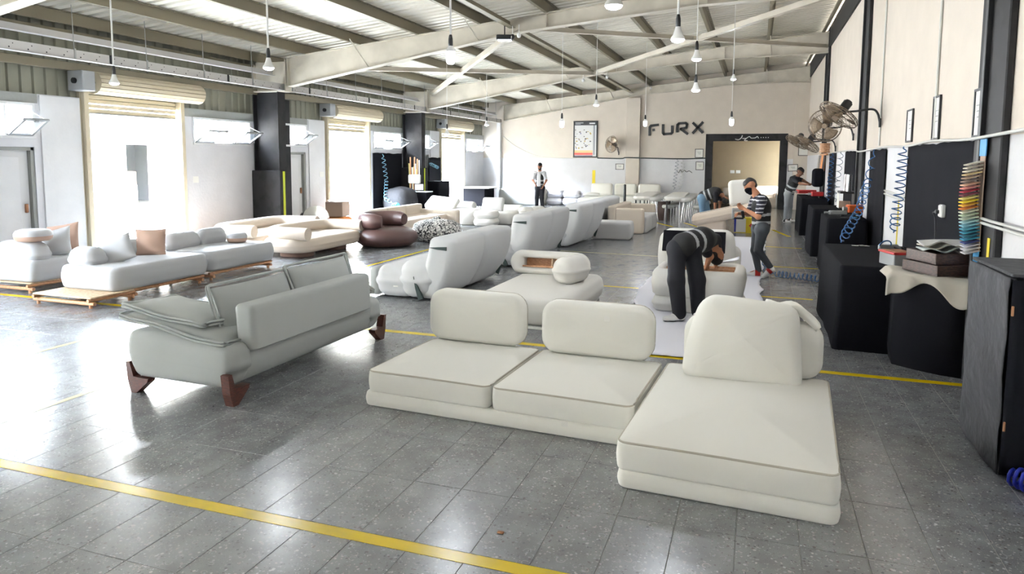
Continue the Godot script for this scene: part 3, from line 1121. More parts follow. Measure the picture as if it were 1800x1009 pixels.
func build_lamps() -> void:
	var spots := [
		[Vector3(-1.1, 3.08, -5.6), "largest pendant bulb, at the top centre of the view", 0],
		[Vector3(-3.25, 3.0, -7.3), "long glowing pendant bulb before the diagonal brace", 1],
		[Vector3(-0.8, 3.1, -7.45), "pendant bulb on a white rod just right of the largest one", 0],
		[Vector3(-5.95, 3.03, -7.65), "pendant bulb on a white rod by the left end of the near rafter", 0],
		[Vector3(-9.0, 2.97, -8.05), "pendant bulb on a white rod before the near roller door drum", 0],
		[Vector3(-0.98, 3.02, -12.0), "pendant bulb on a long thin cord above the wall lettering", 0],
		[Vector3(-0.85, 3.3, -10.4), "small pendant bulb on a short cord above the other corded ones", 0],
		[Vector3(-0.63, 3.95, -19.1), "small pendant bulb close under the far right roof", 0],
		[Vector3(-4.2, 2.68, -15.6), "pendant bulb hanging left of the framed poster", 1],
		[Vector3(-3.7, 3.2, -16.9), "small pendant bulb just above the framed poster", 0],
		[Vector3(-3.05, 2.92, -20.5), "unlit-looking pendant bulb at the left of the wall lettering", 1],
		[Vector3(-0.57, 2.75, -17.0), "pendant bulb right of the wall lettering, above the black doorway", 1],
		[Vector3(-8.0, 2.95, -20.7), "small pendant bulb by the far end of the cable trunking", 0],
		[Vector3(-7.5, 2.52, -16.6), "small pendant bulb before the far roller door", 0],
		[Vector3(-6.0, 3.0, -1.0), "pendant bulb behind the camera on the left", 0],
		[Vector3(-3.5, 3.0, 3.6), "pendant bulb near the gate behind the camera", 0]]
	for q in spots:
		var p: Vector3 = q[0]
		var l := thing("pendant_bulb", q[1], "light bulb", p, 0.0, "pendant bulbs")
		var top := roof_y(p.x) - p.y - 0.004
		var rigid: bool = p.z > -8.5
		rod("cord", Vector3(0, 0.24, 0), Vector3(0, top, 0), 0.012 if rigid else 0.006, M.white_plastic, l, 8)
		var s := begin()
		lathe(s, [Vector2(0.02, 0.13), Vector2(0.026, 0.15), Vector2(0.024, 0.22), Vector2(0.016, 0.26), Vector2(0.005, 0.27)], 14)
		commit(s, "socket", M.black, l)
		s = begin()
		if q[2] == 0:
			lathe(s, [Vector2(0.07, 0.012), Vector2(0.071, 0.03), Vector2(0.05, 0.06), Vector2(0.034, 0.11), Vector2(0.026, 0.14)], 20)
		else:
			lathe(s, [Vector2(0.052, 0.08), Vector2(0.05, 0.1), Vector2(0.034, 0.125), Vector2(0.026, 0.14)], 20)
		commit(s, "bulb_neck", M.white_plastic, l)
		s = begin()
		if q[2] == 0:
			lathe(s, [Vector2(0.002, -0.016), Vector2(0.03, -0.014), Vector2(0.056, -0.005), Vector2(0.068, 0.011)], 20)
		else:
			lathe(s, [Vector2(0.002, -0.06), Vector2(0.03, -0.055), Vector2(0.046, -0.035), Vector2(0.05, 0.0), Vector2(0.052, 0.08)], 20)
		commit(s, "glow_dome", M.bulb, l)
		var o := OmniLight3D.new()
		o.name = "light"
		l.add_child(o)
		o.position = Vector3(0, -0.075 if q[2] == 0 else -0.11, 0)
		o.light_color = Color(0.95, 0.97, 1.0)
		o.light_energy = 0.7
		o.light_size = 0.05
		o.omni_range = 40.0
		o.omni_attenuation = 2.0
		o.shadow_enabled = true

func build_roof_fittings() -> void:
	var f := thing("flood_lamp", "black flood lamp with two glowing strips under the nearest rafter", "lamp", Vector3(-5.05, 4.36, -14.1), 0.3)
	boxed("housing", Vector3(0, 0.06, 0), Vector3(0.34, 0.1, 0.2), M.black, f, 0.015)
	for z in [-0.05, 0.05]:
		boxed("glow_strip", Vector3(0, 0.004, z), Vector3(0.28, 0.012, 0.06), M.bulb, f, 0.004)
	rod("bracket", Vector3(0, 0.1, 0), Vector3(0, 0.3, 0), 0.012, M.black, f)
	var a := AreaLight3D.new()
	a.name = "light"
	f.add_child(a)
	a.position = Vector3(0, -0.02, 0)
	a.rotation.x = -PI / 2
	a.area_size = Vector2(0.28, 0.16)
	a.light_energy = 0.7
	a.light_color = Color(0.95, 0.97, 1.0)
	a.shadow_enabled = true
	var n := 0
	for p in [Vector3(-4.86, 4.42, -14.05), Vector3(-4.72, 4.44, -14.05), Vector3(-5.2, 4.36, -21.8), Vector3(-4.45, 4.44, -21.8), Vector3(-4.15, 4.8, -29.2)]:
		var d := thing("dome_sensor", ["left small dome hanging beside the flood lamp", "right small dome hanging beside the flood lamp", "left small white dome under the middle rafter", "right small white dome under the middle rafter", "small white dome under the far end rafter"][n], "sensor", p, 0.0, "small roof domes")
		var s := begin()
		lathe(s, [Vector2(0.002, -0.05), Vector2(0.03, -0.042), Vector2(0.045, -0.01), Vector2(0.045, 0.03), Vector2(0.02, 0.05)], 14)
		commit(s, "dome", M.black if n == 0 else M.white_plastic, d)
		rod("stem", Vector3(0, 0.04, 0), Vector3(0, 0.22, 0), 0.008, M.white_plastic, d, 6)
		n += 1

# ---------------------------------------------------------------- the sofas
func loop_piping(s: SurfaceTool, w: float, d: float, big_r: float, y: float, r: float, xf := Transform3D(), sag := 0.0) -> void:
	var o := rrect(w, d, big_r, 5, 8)
	var pts := []
	for p in o[0]:
		pts.append(xf * Vector3(p.x, y + sag * sin(p.x * 5.0 + p.y * 3.0), p.y))
	tube(s, pts, r, 6, true)

# a seat cushion with a welted upper edge
func box_cushion(parent: Node3D, at_: Vector3, w: float, h: float, d: float, m: Material) -> void:
	var xf := Transform3D(Basis(), at_)
	var bulge := func(v: Vector3) -> Vector3:
		var e := 1.0 - pow(clampf(absf(v.x) / (w / 2), 0, 1), 4.0)
		var f := 1.0 - pow(clampf(absf(v.z) / (d / 2), 0, 1), 4.0)
		var k := 1.0 if v.y > h * 0.3 else 0.0
		return v + Vector3(0, k * 0.006 * sin(v.x * 7.0) * e * f, 0)
	var c := softy("seat_cushion", w, h, d, 0.05, 0.024, m, parent, xf, 0.045, 0.006, bulge, 0.022)
	var s := begin()
	loop_piping(s, w - 0.013, d - 0.013, 0.05, h - 0.007, 0.0065, xf, 0.002)
	commit(s, "welt", M.ivory_welt, c)

func back_pad(parent: Node3D, xf: Transform3D, w: float, h: float, t: float, m: Material) -> MeshInstance3D:
	# standing pad: soft block turned so that its outline is seen from the front
	var up := xf * Transform3D(Basis(Vector3.RIGHT, -PI / 2), Vector3(0, h / 2, t / 2)) * Transform3D(Basis(Vector3.RIGHT, PI), Vector3.ZERO)
	up = xf * Transform3D(Basis(Vector3.RIGHT, PI / 2), Vector3(0, h / 2, 0))
	var pad := softy("back_cushion", w, t, h, 0.13, 0.06, m, parent, up, 0.03, 0.0, null, 0.06)
	var s := begin()
	loop_piping(s, w - 0.004, h - 0.004, 0.128, 0.05, 0.0055, up)
	commit(s, "welt", M.ivory_welt, pad)
	return pad

func sticker(parent: Node3D, xf: Transform3D) -> void:
	boxed("paper_tag", Vector3.ZERO, Vector3(0.045, 0.04, 0.002), M.paper, parent, 0.0, xf)

func flange_cushion(called: String, label: String, w: float, d: float, t: float, xf: Transform3D, sd: int, group: String, m: Material) -> Node3D:
	var o := thing(called, label, "cushion", xf.origin, 0.0, group)
	var loc := Transform3D(xf.basis, Vector3.ZERO)
	var s := begin()
	cushion(s, w, d, t, loc, 0.03, 0.012, sd, 18, 4.0)
	commit(s, "cover", m, o)
	for q in [0.012, -0.012]:
		s = begin()
		var pts := []
		var r := rrect(w + 0.05, d + 0.05, 0.02, 3, 10)
		for p in r[0]:
			pts.append(loc * Vector3(p.x, q + 0.01 * sin(p.x * 9.0 + p.y * 7.0 + sd), p.y))
		tube(s, pts, 0.011, 6, true)
		commit(s, "flange", m, o)
	return o

func build_sofas() -> void:
	front_group()
	grey_sofa()
	left_group()
	round_group()
	slashed_group()
	work_group()

func front_group() -> void:
	var o := Vector3(-2.79, 0, -4.63)
	var th := -0.05606
	# u runs right, v runs away from the camera: local x = u, local z = -v
	var a := thing("modular_sofa", "ivory modular sofa with two seats and two loose back pads in the foreground", "sofa", o, th)
	softy("base", 2.11, 0.112, 1.11, 0.06, 0.026, M.ivory, a, at(1.05, 0, -0.54), 0.0, 0.006, null, 0.02)
	box_cushion(a, Vector3(0.535, 0.108, -0.54), 1.02, 0.172, 1.1, M.ivory)
	box_cushion(a, Vector3(1.575, 0.108, -0.54), 1.02, 0.172, 1.1, M.ivory)
	back_pad(a, at(0.46, 0.285, -1.16, 0.0, -0.03), 0.9, 0.45, 0.19, M.ivory)
	back_pad(a, at(1.55, 0.285, -1.14, 0.01, -0.03), 0.93, 0.44, 0.19, M.ivory)
	sticker(a, at(1.62, 0.085, 0.017))
	sticker(a, at(1.66, 0.63, -0.925))
	var c := thing("chaise_module", "ivory chaise module at the right end of the foreground sofa", "sofa", o, th)
	softy("base", 1.18, 0.112, 1.71, 0.06, 0.026, M.ivory, c, at(2.715, 0, -0.25), 0.0, 0.006, null, 0.02)
	box_cushion(c, Vector3(2.71, 0.108, -0.25), 1.18, 0.175, 1.72, M.ivory)
	back_pad(c, at(2.75, 0.285, -1.19, 0.0, -0.03), 1.0, 0.41, 0.2, M.ivory)
	sticker(c, at(2.95, 0.07, 0.6))
	# the big pillow leaning on the chaise back, its corner folded over the top
	var p := thing("throw_pillow", "big puffy ivory pillow leaning on the chaise back pad", "pillow", o, th)
	var s := begin()
	var nz := FastNoiseLite.new()
	nz.seed = 4
	nz.frequency = 1.0
	var xf := Transform3D(Basis(Vector3.UP, 0.1) * Basis(Vector3.RIGHT, PI / 2 - 0.4), Vector3(2.7, 0.285, -0.78))
	# outline in its own plane: wide at the foot, rounded and narrower at the top
	var puff := func(v: Vector3) -> Vector3:
		var up := clampf((0.31 - v.z) / 0.62, 0.0, 1.0)
		var x := v.x * (1.0 - 0.05 * up * up) + (0.11 * up * up * clampf(0.5 - v.x / 0.5, 0.0, 1.0))
		var z := v.z + 0.02 * sin(v.x * 4.0)
		var w := 0.016 * nz.get_noise_3d(v.x * 6.0, v.y * 3.0, v.z * 6.0)
		var b := maxf(0.0, 1.0 - pow(v.x / 0.43, 2.0)) * maxf(0.0, 1.0 - pow(v.z / 0.34, 2.0))
		return Vector3(x, v.y + w + (0.075 * b if v.y > 0.1 else -0.03 * b), z)
	soft(s, 0.84, 0.2, 0.66, 0.11, 0.095, 0.0, 0.0, xf * at(0, -0.14, -0.3), puff, 0.09)
	commit(s, "cover", M.ivory, p)
	s = begin()
	var pts := []
	for k in 21:
		var u := float(k) / 20 - 0.5
		pts.append(xf * (Vector3(u * 0.8, -0.045 + 0.006 * sin(k * 1.7), 0.016 + 0.012 * sin(u * 4.0))))
	tube(s, pts, 0.006, 6)
	commit(s, "zip_seam", M.ivory_welt, p)
	s = begin()
	sheet(s, 14, 12, 0.05, func(u: float, v: float) -> Vector3:
		# from the pillow's upper right side over the pad's top and down behind
		var x := 2.84 + u * 0.37 - 0.05 * v * u
		var aa := v * 2.2
		var y := 0.745 + 0.085 * sin(minf(aa + 0.75, 2.4)) - 0.13 * pow(maxf(0.0, u - 0.45) / 0.55, 2.0) - 0.03 * v
		return Vector3(x, y + 0.008 * sin(u * 13.0 + v * 3.0), -1.02 - v * 0.27 + 0.015 * sin(u * 7.0)))
	commit(s, "folded_corner", M.ivory, p)

func grey_sofa() -> void:
	# local x towards the seat front (to the left), z towards the camera; origin at the rear near corner
	var a := thing("grey_sofa", "light grey sofa seen from behind with dark wooden corner legs, foreground left", "sofa", Vector3(-3.7, 0, -4.22), -0.02)
	var g: Material = M.grey_cloth
	var taper := func(v: Vector3) -> Vector3:
		var k := clampf(1.0 - v.y / 0.3, 0.0, 1.0)
		return Vector3(v.x * (1.0 - 0.14 * k * k), v.y, v.z)
	softy("body", 1.06, 0.29, 2.2, 0.08, 0.05, g, a, at(-0.53, 0.125, -1.1), 0.0, 0.01, taper, 0.07)
	for z in [-0.13, -2.08]:
		var arm := func(v: Vector3) -> Vector3:
			var k := clampf(1.0 - v.y / 0.3, 0.0, 1.0)
			var y := v.y
			if v.y > 0.2:
				y -= 0.06 * pow(clampf((v.x + 0.1) / 0.65, 0, 1), 2.0)
			return Vector3(v.x * (1.0 - 0.13 * k * k), y, v.z)
		softy("arm", 1.08, 0.38, 0.26, 0.09, 0.07, g, a, at(-0.53, 0.125, z), 0.0, 0.012, arm, 0.09)
	var lean := func(v: Vector3) -> Vector3: return v + Vector3(-0.06 * v.y, 0, 0)
	softy("back_rest", 0.19, 0.35, 1.72, 0.05, 0.04, g, a, at(-0.03, 0.4, -1.06), 0.0, 0.0, lean, 0.01)
	softy("seat", 0.86, 0.12, 1.7, 0.06, 0.04, g, a, at(-0.6, 0.4, -1.1), 0.03)
	# legs: blades that grip the corners
	var poly := PackedVector2Array([Vector2(-0.055, 0.0), Vector2(0.0, 0.0), Vector2(0.12, 0.1), Vector2(0.13, 0.13), Vector2(-0.025, 0.135), Vector2(-0.06, 0.255), Vector2(-0.1, 0.25), Vector2(-0.085, 0.1)])
	for e in [[-0.96, 0.02, 0.0], [-0.09, 0.0, PI / 2], [-0.96, -2.17, 0.0], [-0.09, -2.2, PI / 2]]:
		var s := begin()
		var xf := at(e[0], 0, e[1], e[2])
		if e[2] > 0.0:
			xf = at(e[0], 0, e[1], e[2]) * at(0.07, 0, 0)
			if e[1] < -1.0:
				xf = at(e[0], 0, e[1], e[2]) * Transform3D(Basis(Vector3.UP, PI), Vector3(-0.02, 0, 0.11))
		prism(s, poly, 0.075, xf * at(0, 0, 0.015 if e[2] > 0.0 else -0.09))
		commit(s, "leg", M.walnut, a)
	# loose cushions
	var b := a.transform
	flange_cushion("back_cushion_loose", "near grey back cushion with double flange standing on the grey sofa", 0.92, 0.52, 0.14, b * Transform3D(Basis(Vector3.BACK, 0.36) * Basis(Vector3.FORWARD, PI / 2) * Basis(Vector3.UP, PI / 2), Vector3(-0.33, 0.6, -0.72)), 3, "flanged cushions", g)
	flange_cushion("back_cushion_loose", "far grey back cushion with double flange standing on the grey sofa", 0.92, 0.52, 0.16, b * Transform3D(Basis(Vector3.BACK, 0.34) * Basis(Vector3.FORWARD, PI / 2) * Basis(Vector3.UP, PI / 2), Vector3(-0.32, 0.63, -1.66)), 5, "flanged cushions", g)
	flange_cushion("arm_cushion", "lower grey flanged cushion laid on the near arm of the grey sofa", 1.0, 0.5, 0.12, b * Transform3D(Basis(Vector3.BACK, -0.15) * Basis(Vector3.RIGHT, -0.03), Vector3(-0.6, 0.54, -0.28)), 7, "flanged cushions", g)
	flange_cushion("arm_cushion", "upper grey flanged cushion stacked on the near arm cushion", 0.8, 0.5, 0.1, b * Transform3D(Basis(Vector3.BACK, -0.12) * Basis(Vector3.RIGHT, -0.04), Vector3(-0.74, 0.625, -0.34)), 9, "flanged cushions", g)
	flange_cushion("arm_cushion", "grey flanged cushion on the far arm of the grey sofa", 0.6, 0.34, 0.13, b * Transform3D(Basis(Vector3.BACK, 0.12) * Basis(Vector3.RIGHT, -0.5), Vector3(-0.4, 0.57, -2.0)), 11, "flanged cushions", g)

func wood_frame(x0: float, x1: float, z0: float, z1: float, label: String, board := false) -> void:
	# rails of round timber with a board, under a sofa
	var w := thing("timber_pallet", label, "sofa base", Vector3((x0 + x1) / 2, 0, z0), 0.0, "wooden sofa bases")
	var hx := (x1 - x0) / 2
	var len := z0 - z1
	for x in [-hx + 0.03, hx - 0.03]:
		rod("rail", Vector3(x, 0.105, 0.02), Vector3(x, 0.105, -len), 0.022, M.pine, w, 10)
	for z in [-0.04, -len + 0.06]:
		rod("cross_rail", Vector3(-hx - 0.02, 0.06, z), Vector3(hx + 0.02, 0.06, z), 0.024, M.pine, w, 10)
	for x in [-hx + 0.05, hx - 0.05]:
		for z in [-0.04, -len + 0.06]:
			rod("foot", Vector3(x, 0.0, z), Vector3(x, 0.09, z), 0.022, M.pine, w, 10)
	if board:
		boxed("board", Vector3(0, 0.136, -0.33), Vector3(hx * 2, 0.018, 0.66), M.ply, w, 0.003)
	else:
		boxed("board", Vector3(0, 0.134, -len / 2), Vector3(hx * 2 - 0.06, 0.014, len - 0.06), M.ply, w, 0.003)

func dome_pad(parent: Node3D, xf: Transform3D, w: float, h: float, t: float, m: Material) -> void:
	# a half-round back pad: w along local x, t thick along z
	softy("back_pad", w, h, t, minf(t * 0.48, 0.12), minf(h * 0.55, t * 0.44), m, parent, xf, 0.0, 0.02, func(v: Vector3) -> Vector3:
		var k := clampf(v.y / h, 0, 1)
		return Vector3(v.x * (1.0 - 0.12 * k * k * k), v.y, v.z), 0.02)

func left_group() -> void:
	var m: Material = M.stone
	var sofa := func(x0: float, x1: float, z0: float, z1: float, lab: String) -> Node3D:
		var o := thing("low_sofa", lab, "sofa", Vector3((x0 + x1) / 2, 0, z0))
		softy("seat_block", x1 - x0, 0.315, z0 - z1, 0.13, 0.07, m, o, at(0, 0.142, -(z0 - z1) / 2), 0.012, 0.015)
		return o
	wood_frame(-8.78, -7.78, -6.46, -7.14, "low wooden base with a bare board sticking out before the middle grey sofa", true)
	wood_frame(-8.78, -7.86, -7.16, -8.48, "low wooden base of round rails under the middle grey sofa")
	wood_frame(-8.8, -7.9, -8.66, -10.12, "low wooden base of round rails under the far pale grey sofa")
	wood_frame(-10.5, -9.45, -6.92, -8.4, "low wooden base of round rails under the grey sofa at the left edge")
	var a: Node3D = sofa.call(-8.8, -7.79, -6.83, -8.52, "light grey low sofa with rounded block seat, middle of the left row")
	dome_pad(a, at(-0.23, 0.45, -0.24, 0.0), 0.5, 0.24, 0.3, m)
	dome_pad(a, at(-0.36, 0.45, -1.0, PI / 2), 0.52, 0.25, 0.22, m)
	var b: Node3D = sofa.call(-8.82, -7.84, -8.6, -10.15, "light grey low sofa at the far end of the row by the roller door")
	dome_pad(b, at(-0.36, 0.45, -0.28, PI / 2), 0.68, 0.26, 0.24, m)
	dome_pad(b, at(-0.36, 0.45, -0.93, PI / 2), 0.6, 0.27, 0.24, m)
	var c: Node3D = sofa.call(-10.55, -9.43, -6.95, -8.45, "light grey low sofa cut off by the left edge of the picture")
	dome_pad(c, at(0.1, 0.45, -0.22, 0.0), 0.86, 0.25, 0.32, m)
	# pillows and two-tone pads
	var pil := func(lab: String, xf: Transform3D, w: float, mm: Material, sd: int) -> void:
		var s := begin()
		cushion(s, w, w, 0.15, xf, 0.07, 0.008, sd, 16)
		var o := commit(s, "scatter_pillow", mm)
		tag(o, lab, "pillow", "scatter pillows")
	pil.call("light grey square pillow leaning on the first pad of the middle left sofa", Transform3D(Basis(Vector3.UP, 0.35) * Basis(Vector3.RIGHT, 0.95) * Basis(Vector3.UP, 0.5), Vector3(-8.32, 0.61, -7.35)), 0.44, m, 2)
	pil.call("dusty taupe square pillow standing on the middle left sofa", Transform3D(Basis(Vector3.UP, 0.62) * Basis(Vector3.RIGHT, 1.3), Vector3(-8.42, 0.64, -8.03)), 0.42, M.taupe, 4)
	pil.call("light grey pillow leaning beside the stacked round pad at the left edge", Transform3D(Basis(Vector3.UP, 0.4) * Basis(Vector3.RIGHT, 0.9) * Basis(Vector3.UP, 0.35), Vector3(-9.78, 0.62, -7.55)), 0.5, m, 6)
	pil.call("taupe pillow half hidden behind the grey one at the left edge", Transform3D(Basis(Vector3.UP, 0.4) * Basis(Vector3.RIGHT, 1.15) * Basis(Vector3.UP, 0.2), Vector3(-9.95, 0.66, -7.85)), 0.46, M.taupe, 8)
	var pad := func(lab: String, p: Vector3, r: float) -> void:
		var o := thing("round_pad", lab, "cushion", p, 0.0, "two-tone round pads")
		var s := begin()
		lathe(s, [Vector2(r * 0.02, 0.0), Vector2(r * 0.6, 0.0), Vector2(r * 0.84, 0.008), Vector2(r * 0.97, 0.035), Vector2(r, 0.078)], 28)
		commit(s, "lower_half", M.taupe, o)
		s = begin()
		lathe(s, [Vector2(r, 0.078), Vector2(r * 0.99, 0.115), Vector2(r * 0.88, 0.152), Vector2(r * 0.65, 0.168), Vector2(r * 0.3, 0.166), Vector2(r * 0.02, 0.158)], 28)
		commit(s, "upper_half", m, o)
	pad.call("white and taupe round pad stacked on the back pad at the left edge", Vector3(-9.7, 0.7, -7.2), 0.24)
	pad.call("white and taupe round pad lying on the far grey sofa seat", Vector3(-8.3, 0.468, -9.72), 0.165)

func round_group() -> void:
	var build := func(lab: String, o: Vector3, turn: float, len: float) -> void:
		# local: seat from z = 0 to -len, back along x = -1
		var a := thing("roll_sofa", lab, "sofa", o, turn, "roll-backed sofas")
		softy("seat", 1.08, 0.27, len, 0.38, 0.11, M.cream, a, at(-0.5, 0.11, -len / 2), 0.015, 0.01)
		for z in [-0.55, -len + 0.55]:
			softy("plinth", 0.62, 0.11, 0.5, 0.2, 0.02, M.tan, a, at(-0.5, 0.0, z))
		var path := [Vector3(0.02, 0.475, -0.16), Vector3(-0.5, 0.475, -0.16), Vector3(-0.82, 0.475, -0.28), Vector3(-0.94, 0.475, -0.62), Vector3(-0.94, 0.475, -len / 2), Vector3(-0.94, 0.475, -len + 0.62), Vector3(-0.82, 0.475, -len + 0.28), Vector3(-0.5, 0.475, -len + 0.16), Vector3(0.02, 0.475, -len + 0.16)]
		var s := begin()
		tube(s, curve(path, 7), 0.122, 18)
		var roll := commit(s, "roll_back", M.cream, a)
		for z in [-0.16, -len + 0.16]:
			rod("end_welt", Vector3(0.018, 0.475, z), Vector3(0.026, 0.475, z), 0.116, M.cream, roll, 20)
	build.call("cream sofa with a wrapping roll back, the nearer of two by the brown chair", Vector3(-7.9, 0, -10.98), 0.02, 2.3)
	build.call("cream sofa with a wrapping roll back, the farther left of two", Vector3(-9.12, 0, -11.0), 0.1, 2.75)
	# brown leather chair
	var c := thing("leather_chair", "brown leather round armchair with a wrapping back roll", "armchair", Vector3(-7.6, 0, -13.6), 0.0)
	var s := begin()
	lathe(s, [Vector2(0.02, 0.0), Vector2(0.42, 0.0), Vector2(0.55, 0.03), Vector2(0.66, 0.11), Vector2(0.69, 0.2), Vector2(0.65, 0.3), Vector2(0.55, 0.375), Vector2(0.4, 0.41), Vector2(0.02, 0.415)], 40)
	commit(s, "seat", M.leather, c)
	s = begin()
	var pts := []
	for k in 25:
		var a := lerpf(-0.35, 3.75, k / 24.0) + PI * 0.42
		pts.append(Vector3(cos(a) * 0.47 - 0.03, 0.56, -sin(a) * 0.47))
	var rs := []
	for k in 25:
		var e := minf(k, 24 - k)
		rs.append(0.12 * (0.72 + 0.28 * minf(1.0, e / 2.0)))
	tube(s, pts, rs, 16)
	var roll := commit(s, "back_roll", M.leather, c)
	roll.scale = Vector3(1, 1.42, 1)
	roll.position.y = -0.235
	# the patterned pouf
	var p := thing("patterned_pouf", "round pouf in black and white pattern with a knot on top", "pouf", Vector3(-7.0, 0, -14.9))
	s = begin()
	lathe(s, [Vector2(0.02, 0.0), Vector2(0.4, 0.0), Vector2(0.52, 0.04), Vector2(0.57, 0.14), Vector2(0.575, 0.26), Vector2(0.53, 0.39), Vector2(0.4, 0.46), Vector2(0.2, 0.495), Vector2(0.02, 0.5)], 36)
	commit(s, "body", M.pattern, p)
	s = begin()
	tube(s, curve([Vector3(-0.08, 0.49, 0.0), Vector3(-0.02, 0.53, 0.05), Vector3(0.07, 0.51, 0.0), Vector3(0.0, 0.54, -0.05), Vector3(-0.06, 0.5, 0.03)], 5), 0.03, 8)
	commit(s, "knot", M.pattern, p)

func slashed_sofa(lab: String, o: Vector3, turn: float, len: float, h: float, sd: int, near_end := true) -> void:
	var a := thing("slashed_sofa", lab, "sofa", o, turn, "slashed high-backed sofas")
	var m: Material = M.boucle
	var tuck := func(v: Vector3) -> Vector3:
		var k := clampf(v.y / h, 0, 1)
		return Vector3(v.x - 0.3 * pow(1.0 - k, 2.2), v.y, v.z)
	for k in 2:
		softy("back_half", 0.42, h - 0.03, len / 2 - 0.01, 0.12, 0.08, m, a, at(0.18, 0.03, -len * (0.25 + 0.5 * k)), 0.0, 0.012, tuck, 0.1)
	softy("seat", 0.62, 0.43, len, 0.2, 0.15, m, a, at(-0.56, 0.02, -len / 2), 0.01, 0.03)
	softy("seat_front", 0.16, 0.4, len - 0.1, 0.07, 0.07, M.grey_cloth, a, at(-0.88, 0.02, -len / 2))
	softy("arm", 0.62, 0.52, 0.75, 0.25, 0.2, m, a, at(-0.2, 0.02, -0.33), 0.0, 0.03)
	if len > 1.5:
		softy("arm", 0.62, 0.5, 0.6, 0.25, 0.2, m, a, at(-0.2, 0.02, -len + 0.32), 0.0, 0.03)
	# open slashes where the cover gapes
	var slash := func(p: Vector3, q: Vector3, w: float, n: Vector3) -> void:
		var s := begin()
		var d := (q - p).normalized()
		var up := n.cross(d).normalized()
		var xf := Transform3D(Basis(d, up, n), p)
		var l := p.distance_to(q)
		prism(s, PackedVector2Array([Vector2(0, 0), Vector2(l * 0.5, -w * 0.35), Vector2(l, -w * 0.5), Vector2(l, w * 0.5), Vector2(l * 0.5, w * 0.3)]), 0.05, xf.translated_local(Vector3(0, 0, -0.042)))
		commit(s, "slash", M.slit, a)
	slash.call(Vector3(0.0, h - 0.13, 0.002), Vector3(0.26, h - 0.135, 0.002), 0.05, Vector3(0, 0.1, 1).normalized())
	slash.call(Vector3(-0.2, 0.34, 0.062), Vector3(-0.1, 0.04, 0.05), 0.07, Vector3(0.1, 0, 1).normalized())
	slash.call(Vector3(0.24, 0.3, -len + 0.1), Vector3(0.2, 0.1, -len + 0.2), 0.06, Vector3(0.8, -0.4, 0).normalized())
	boxed("cloth_patch", Vector3(-0.5, 0.22, 0.012), Vector3(0.07, 0.09, 0.004), M.paper, a, 0.0)

func slashed_group() -> void:
	slashed_sofa("nearest of the pale grey high-backed sofas with slashed covers, seen from behind", Vector3(-4.04, 0, -8.35), -0.03, 2.15, 0.86, 1)
	slashed_sofa("second pale grey high-backed sofa in the row, behind the open-backed chaise", Vector3(-3.98, 0, -11.55), -0.01, 2.5, 0.94, 2)
	slashed_sofa("third pale grey high-backed sofa in the row, gaping slash on its end", Vector3(-3.84, 0, -14.6), -0.06, 1.9, 0.95, 3)
	slashed_sofa("farthest pale grey high-backed sofa in the row, behind the ottoman cube", Vector3(-4.08, 0, -17.35), 0.0, 3.0, 0.87, 4)
	# the chaise with an open-backed bolster
	var c := thing("open_backed_chaise", "off-white chaise with a bolster whose open back shows its timber", "chaise", Vector3(-2.5, 0, -7.38), -0.02)
	softy("seat", 1.12, 0.31, 2.05, 0.14, 0.1, M.offwhite, c, at(0, 0.035, -1.02), 0.012, 0.012)
	boxed("base_board", Vector3(0, 0.016, -1.0), Vector3(1.0, 0.032, 1.98), M.paper, c, 0.004)
	var outer := rrect(1.08, 0.33, 0.164, 8, 8)
	var inner := rrect(0.66, 0.13, 0.02, 8, 8)
	var s := begin()
	var rings := []
	for q in [[0.1, -0.34, 0], [0.03, -0.32, 0], [0.0, -0.26, 0], [0.0, -0.1, 0], [0.02, -0.03, 0], [0.055, 0.0, 0], [0.0, 0.0, 1], [0.0, -0.22, 1]]:
		var ring := PackedVector3Array()
		var pp: PackedVector2Array = inner[0] if q[2] == 1 else outer[0]
		var dd: PackedVector2Array = inner[1] if q[2] == 1 else outer[1]
		for k in pp.size():
			var p: Vector2 = pp[k] - dd[k] * q[0]
			ring.append(Vector3(p.x, p.y, q[1]))
		rings.append(ring)
	loft(s, rings, true, true)
	var bol := commit(s, "bolster", M.offwhite, c)
	bol.transform = at(-0.14, 0.515, -1.6, 0.0, -0.18)
	var t := begin()
	box(t, Vector3(0, 0, -0.17), Vector3(0.66, 0.13, 0.02), 0.0)
	box(t, Vector3(0, -0.055, -0.07), Vector3(0.66, 0.02, 0.18), 0.002)
	commit(t, "plywood_lining", M.pine, bol)
	boxed("divider", Vector3(0.08, 0, -0.05), Vector3(0.02, 0.13, 0.12), M.ply, bol, 0.002)
	softy("corner_bolster", 0.34, 0.33, 0.55, 0.15, 0.13, M.offwhite, c, at(0.31, 0.345, -1.22, -0.25), 0.0, 0.02)
	# the ottoman cube and the beige two-seater behind it
	var o := softy("ottoman_cube", 0.96, 0.42, 0.78, 0.1, 0.07, M.light_grey, self, at(-3.25, 0, -16.9, 0.05), 0.01, 0.012)
	tag(o, "pale low ottoman block on the open floor left of the aisle", "ottoman")
	var d := thing("beige_sofa", "beige square-armed sofa seen side-on behind the ottoman block", "sofa", Vector3(-3.42, 0, -18.1), 0.0)
	softy("near_arm", 0.74, 0.65, 0.24, 0.07, 0.05, M.beige, d, at(0.36, 0, -0.12), 0.0, 0.012)
	softy("far_arm", 0.74, 0.65, 0.24, 0.07, 0.05, M.beige, d, at(0.36, 0, -2.3), 0.0, 0.012)
	softy("back", 0.24, 0.7, 2.4, 0.07, 0.05, M.beige, d, at(-0.08, 0, -1.2))
	for k in 2:
		softy("seat", 0.72, 0.42, 0.98, 0.07, 0.06, M.light_grey, d, at(0.44, 0, -0.73 - 0.98 * k), 0.012, 0.012)

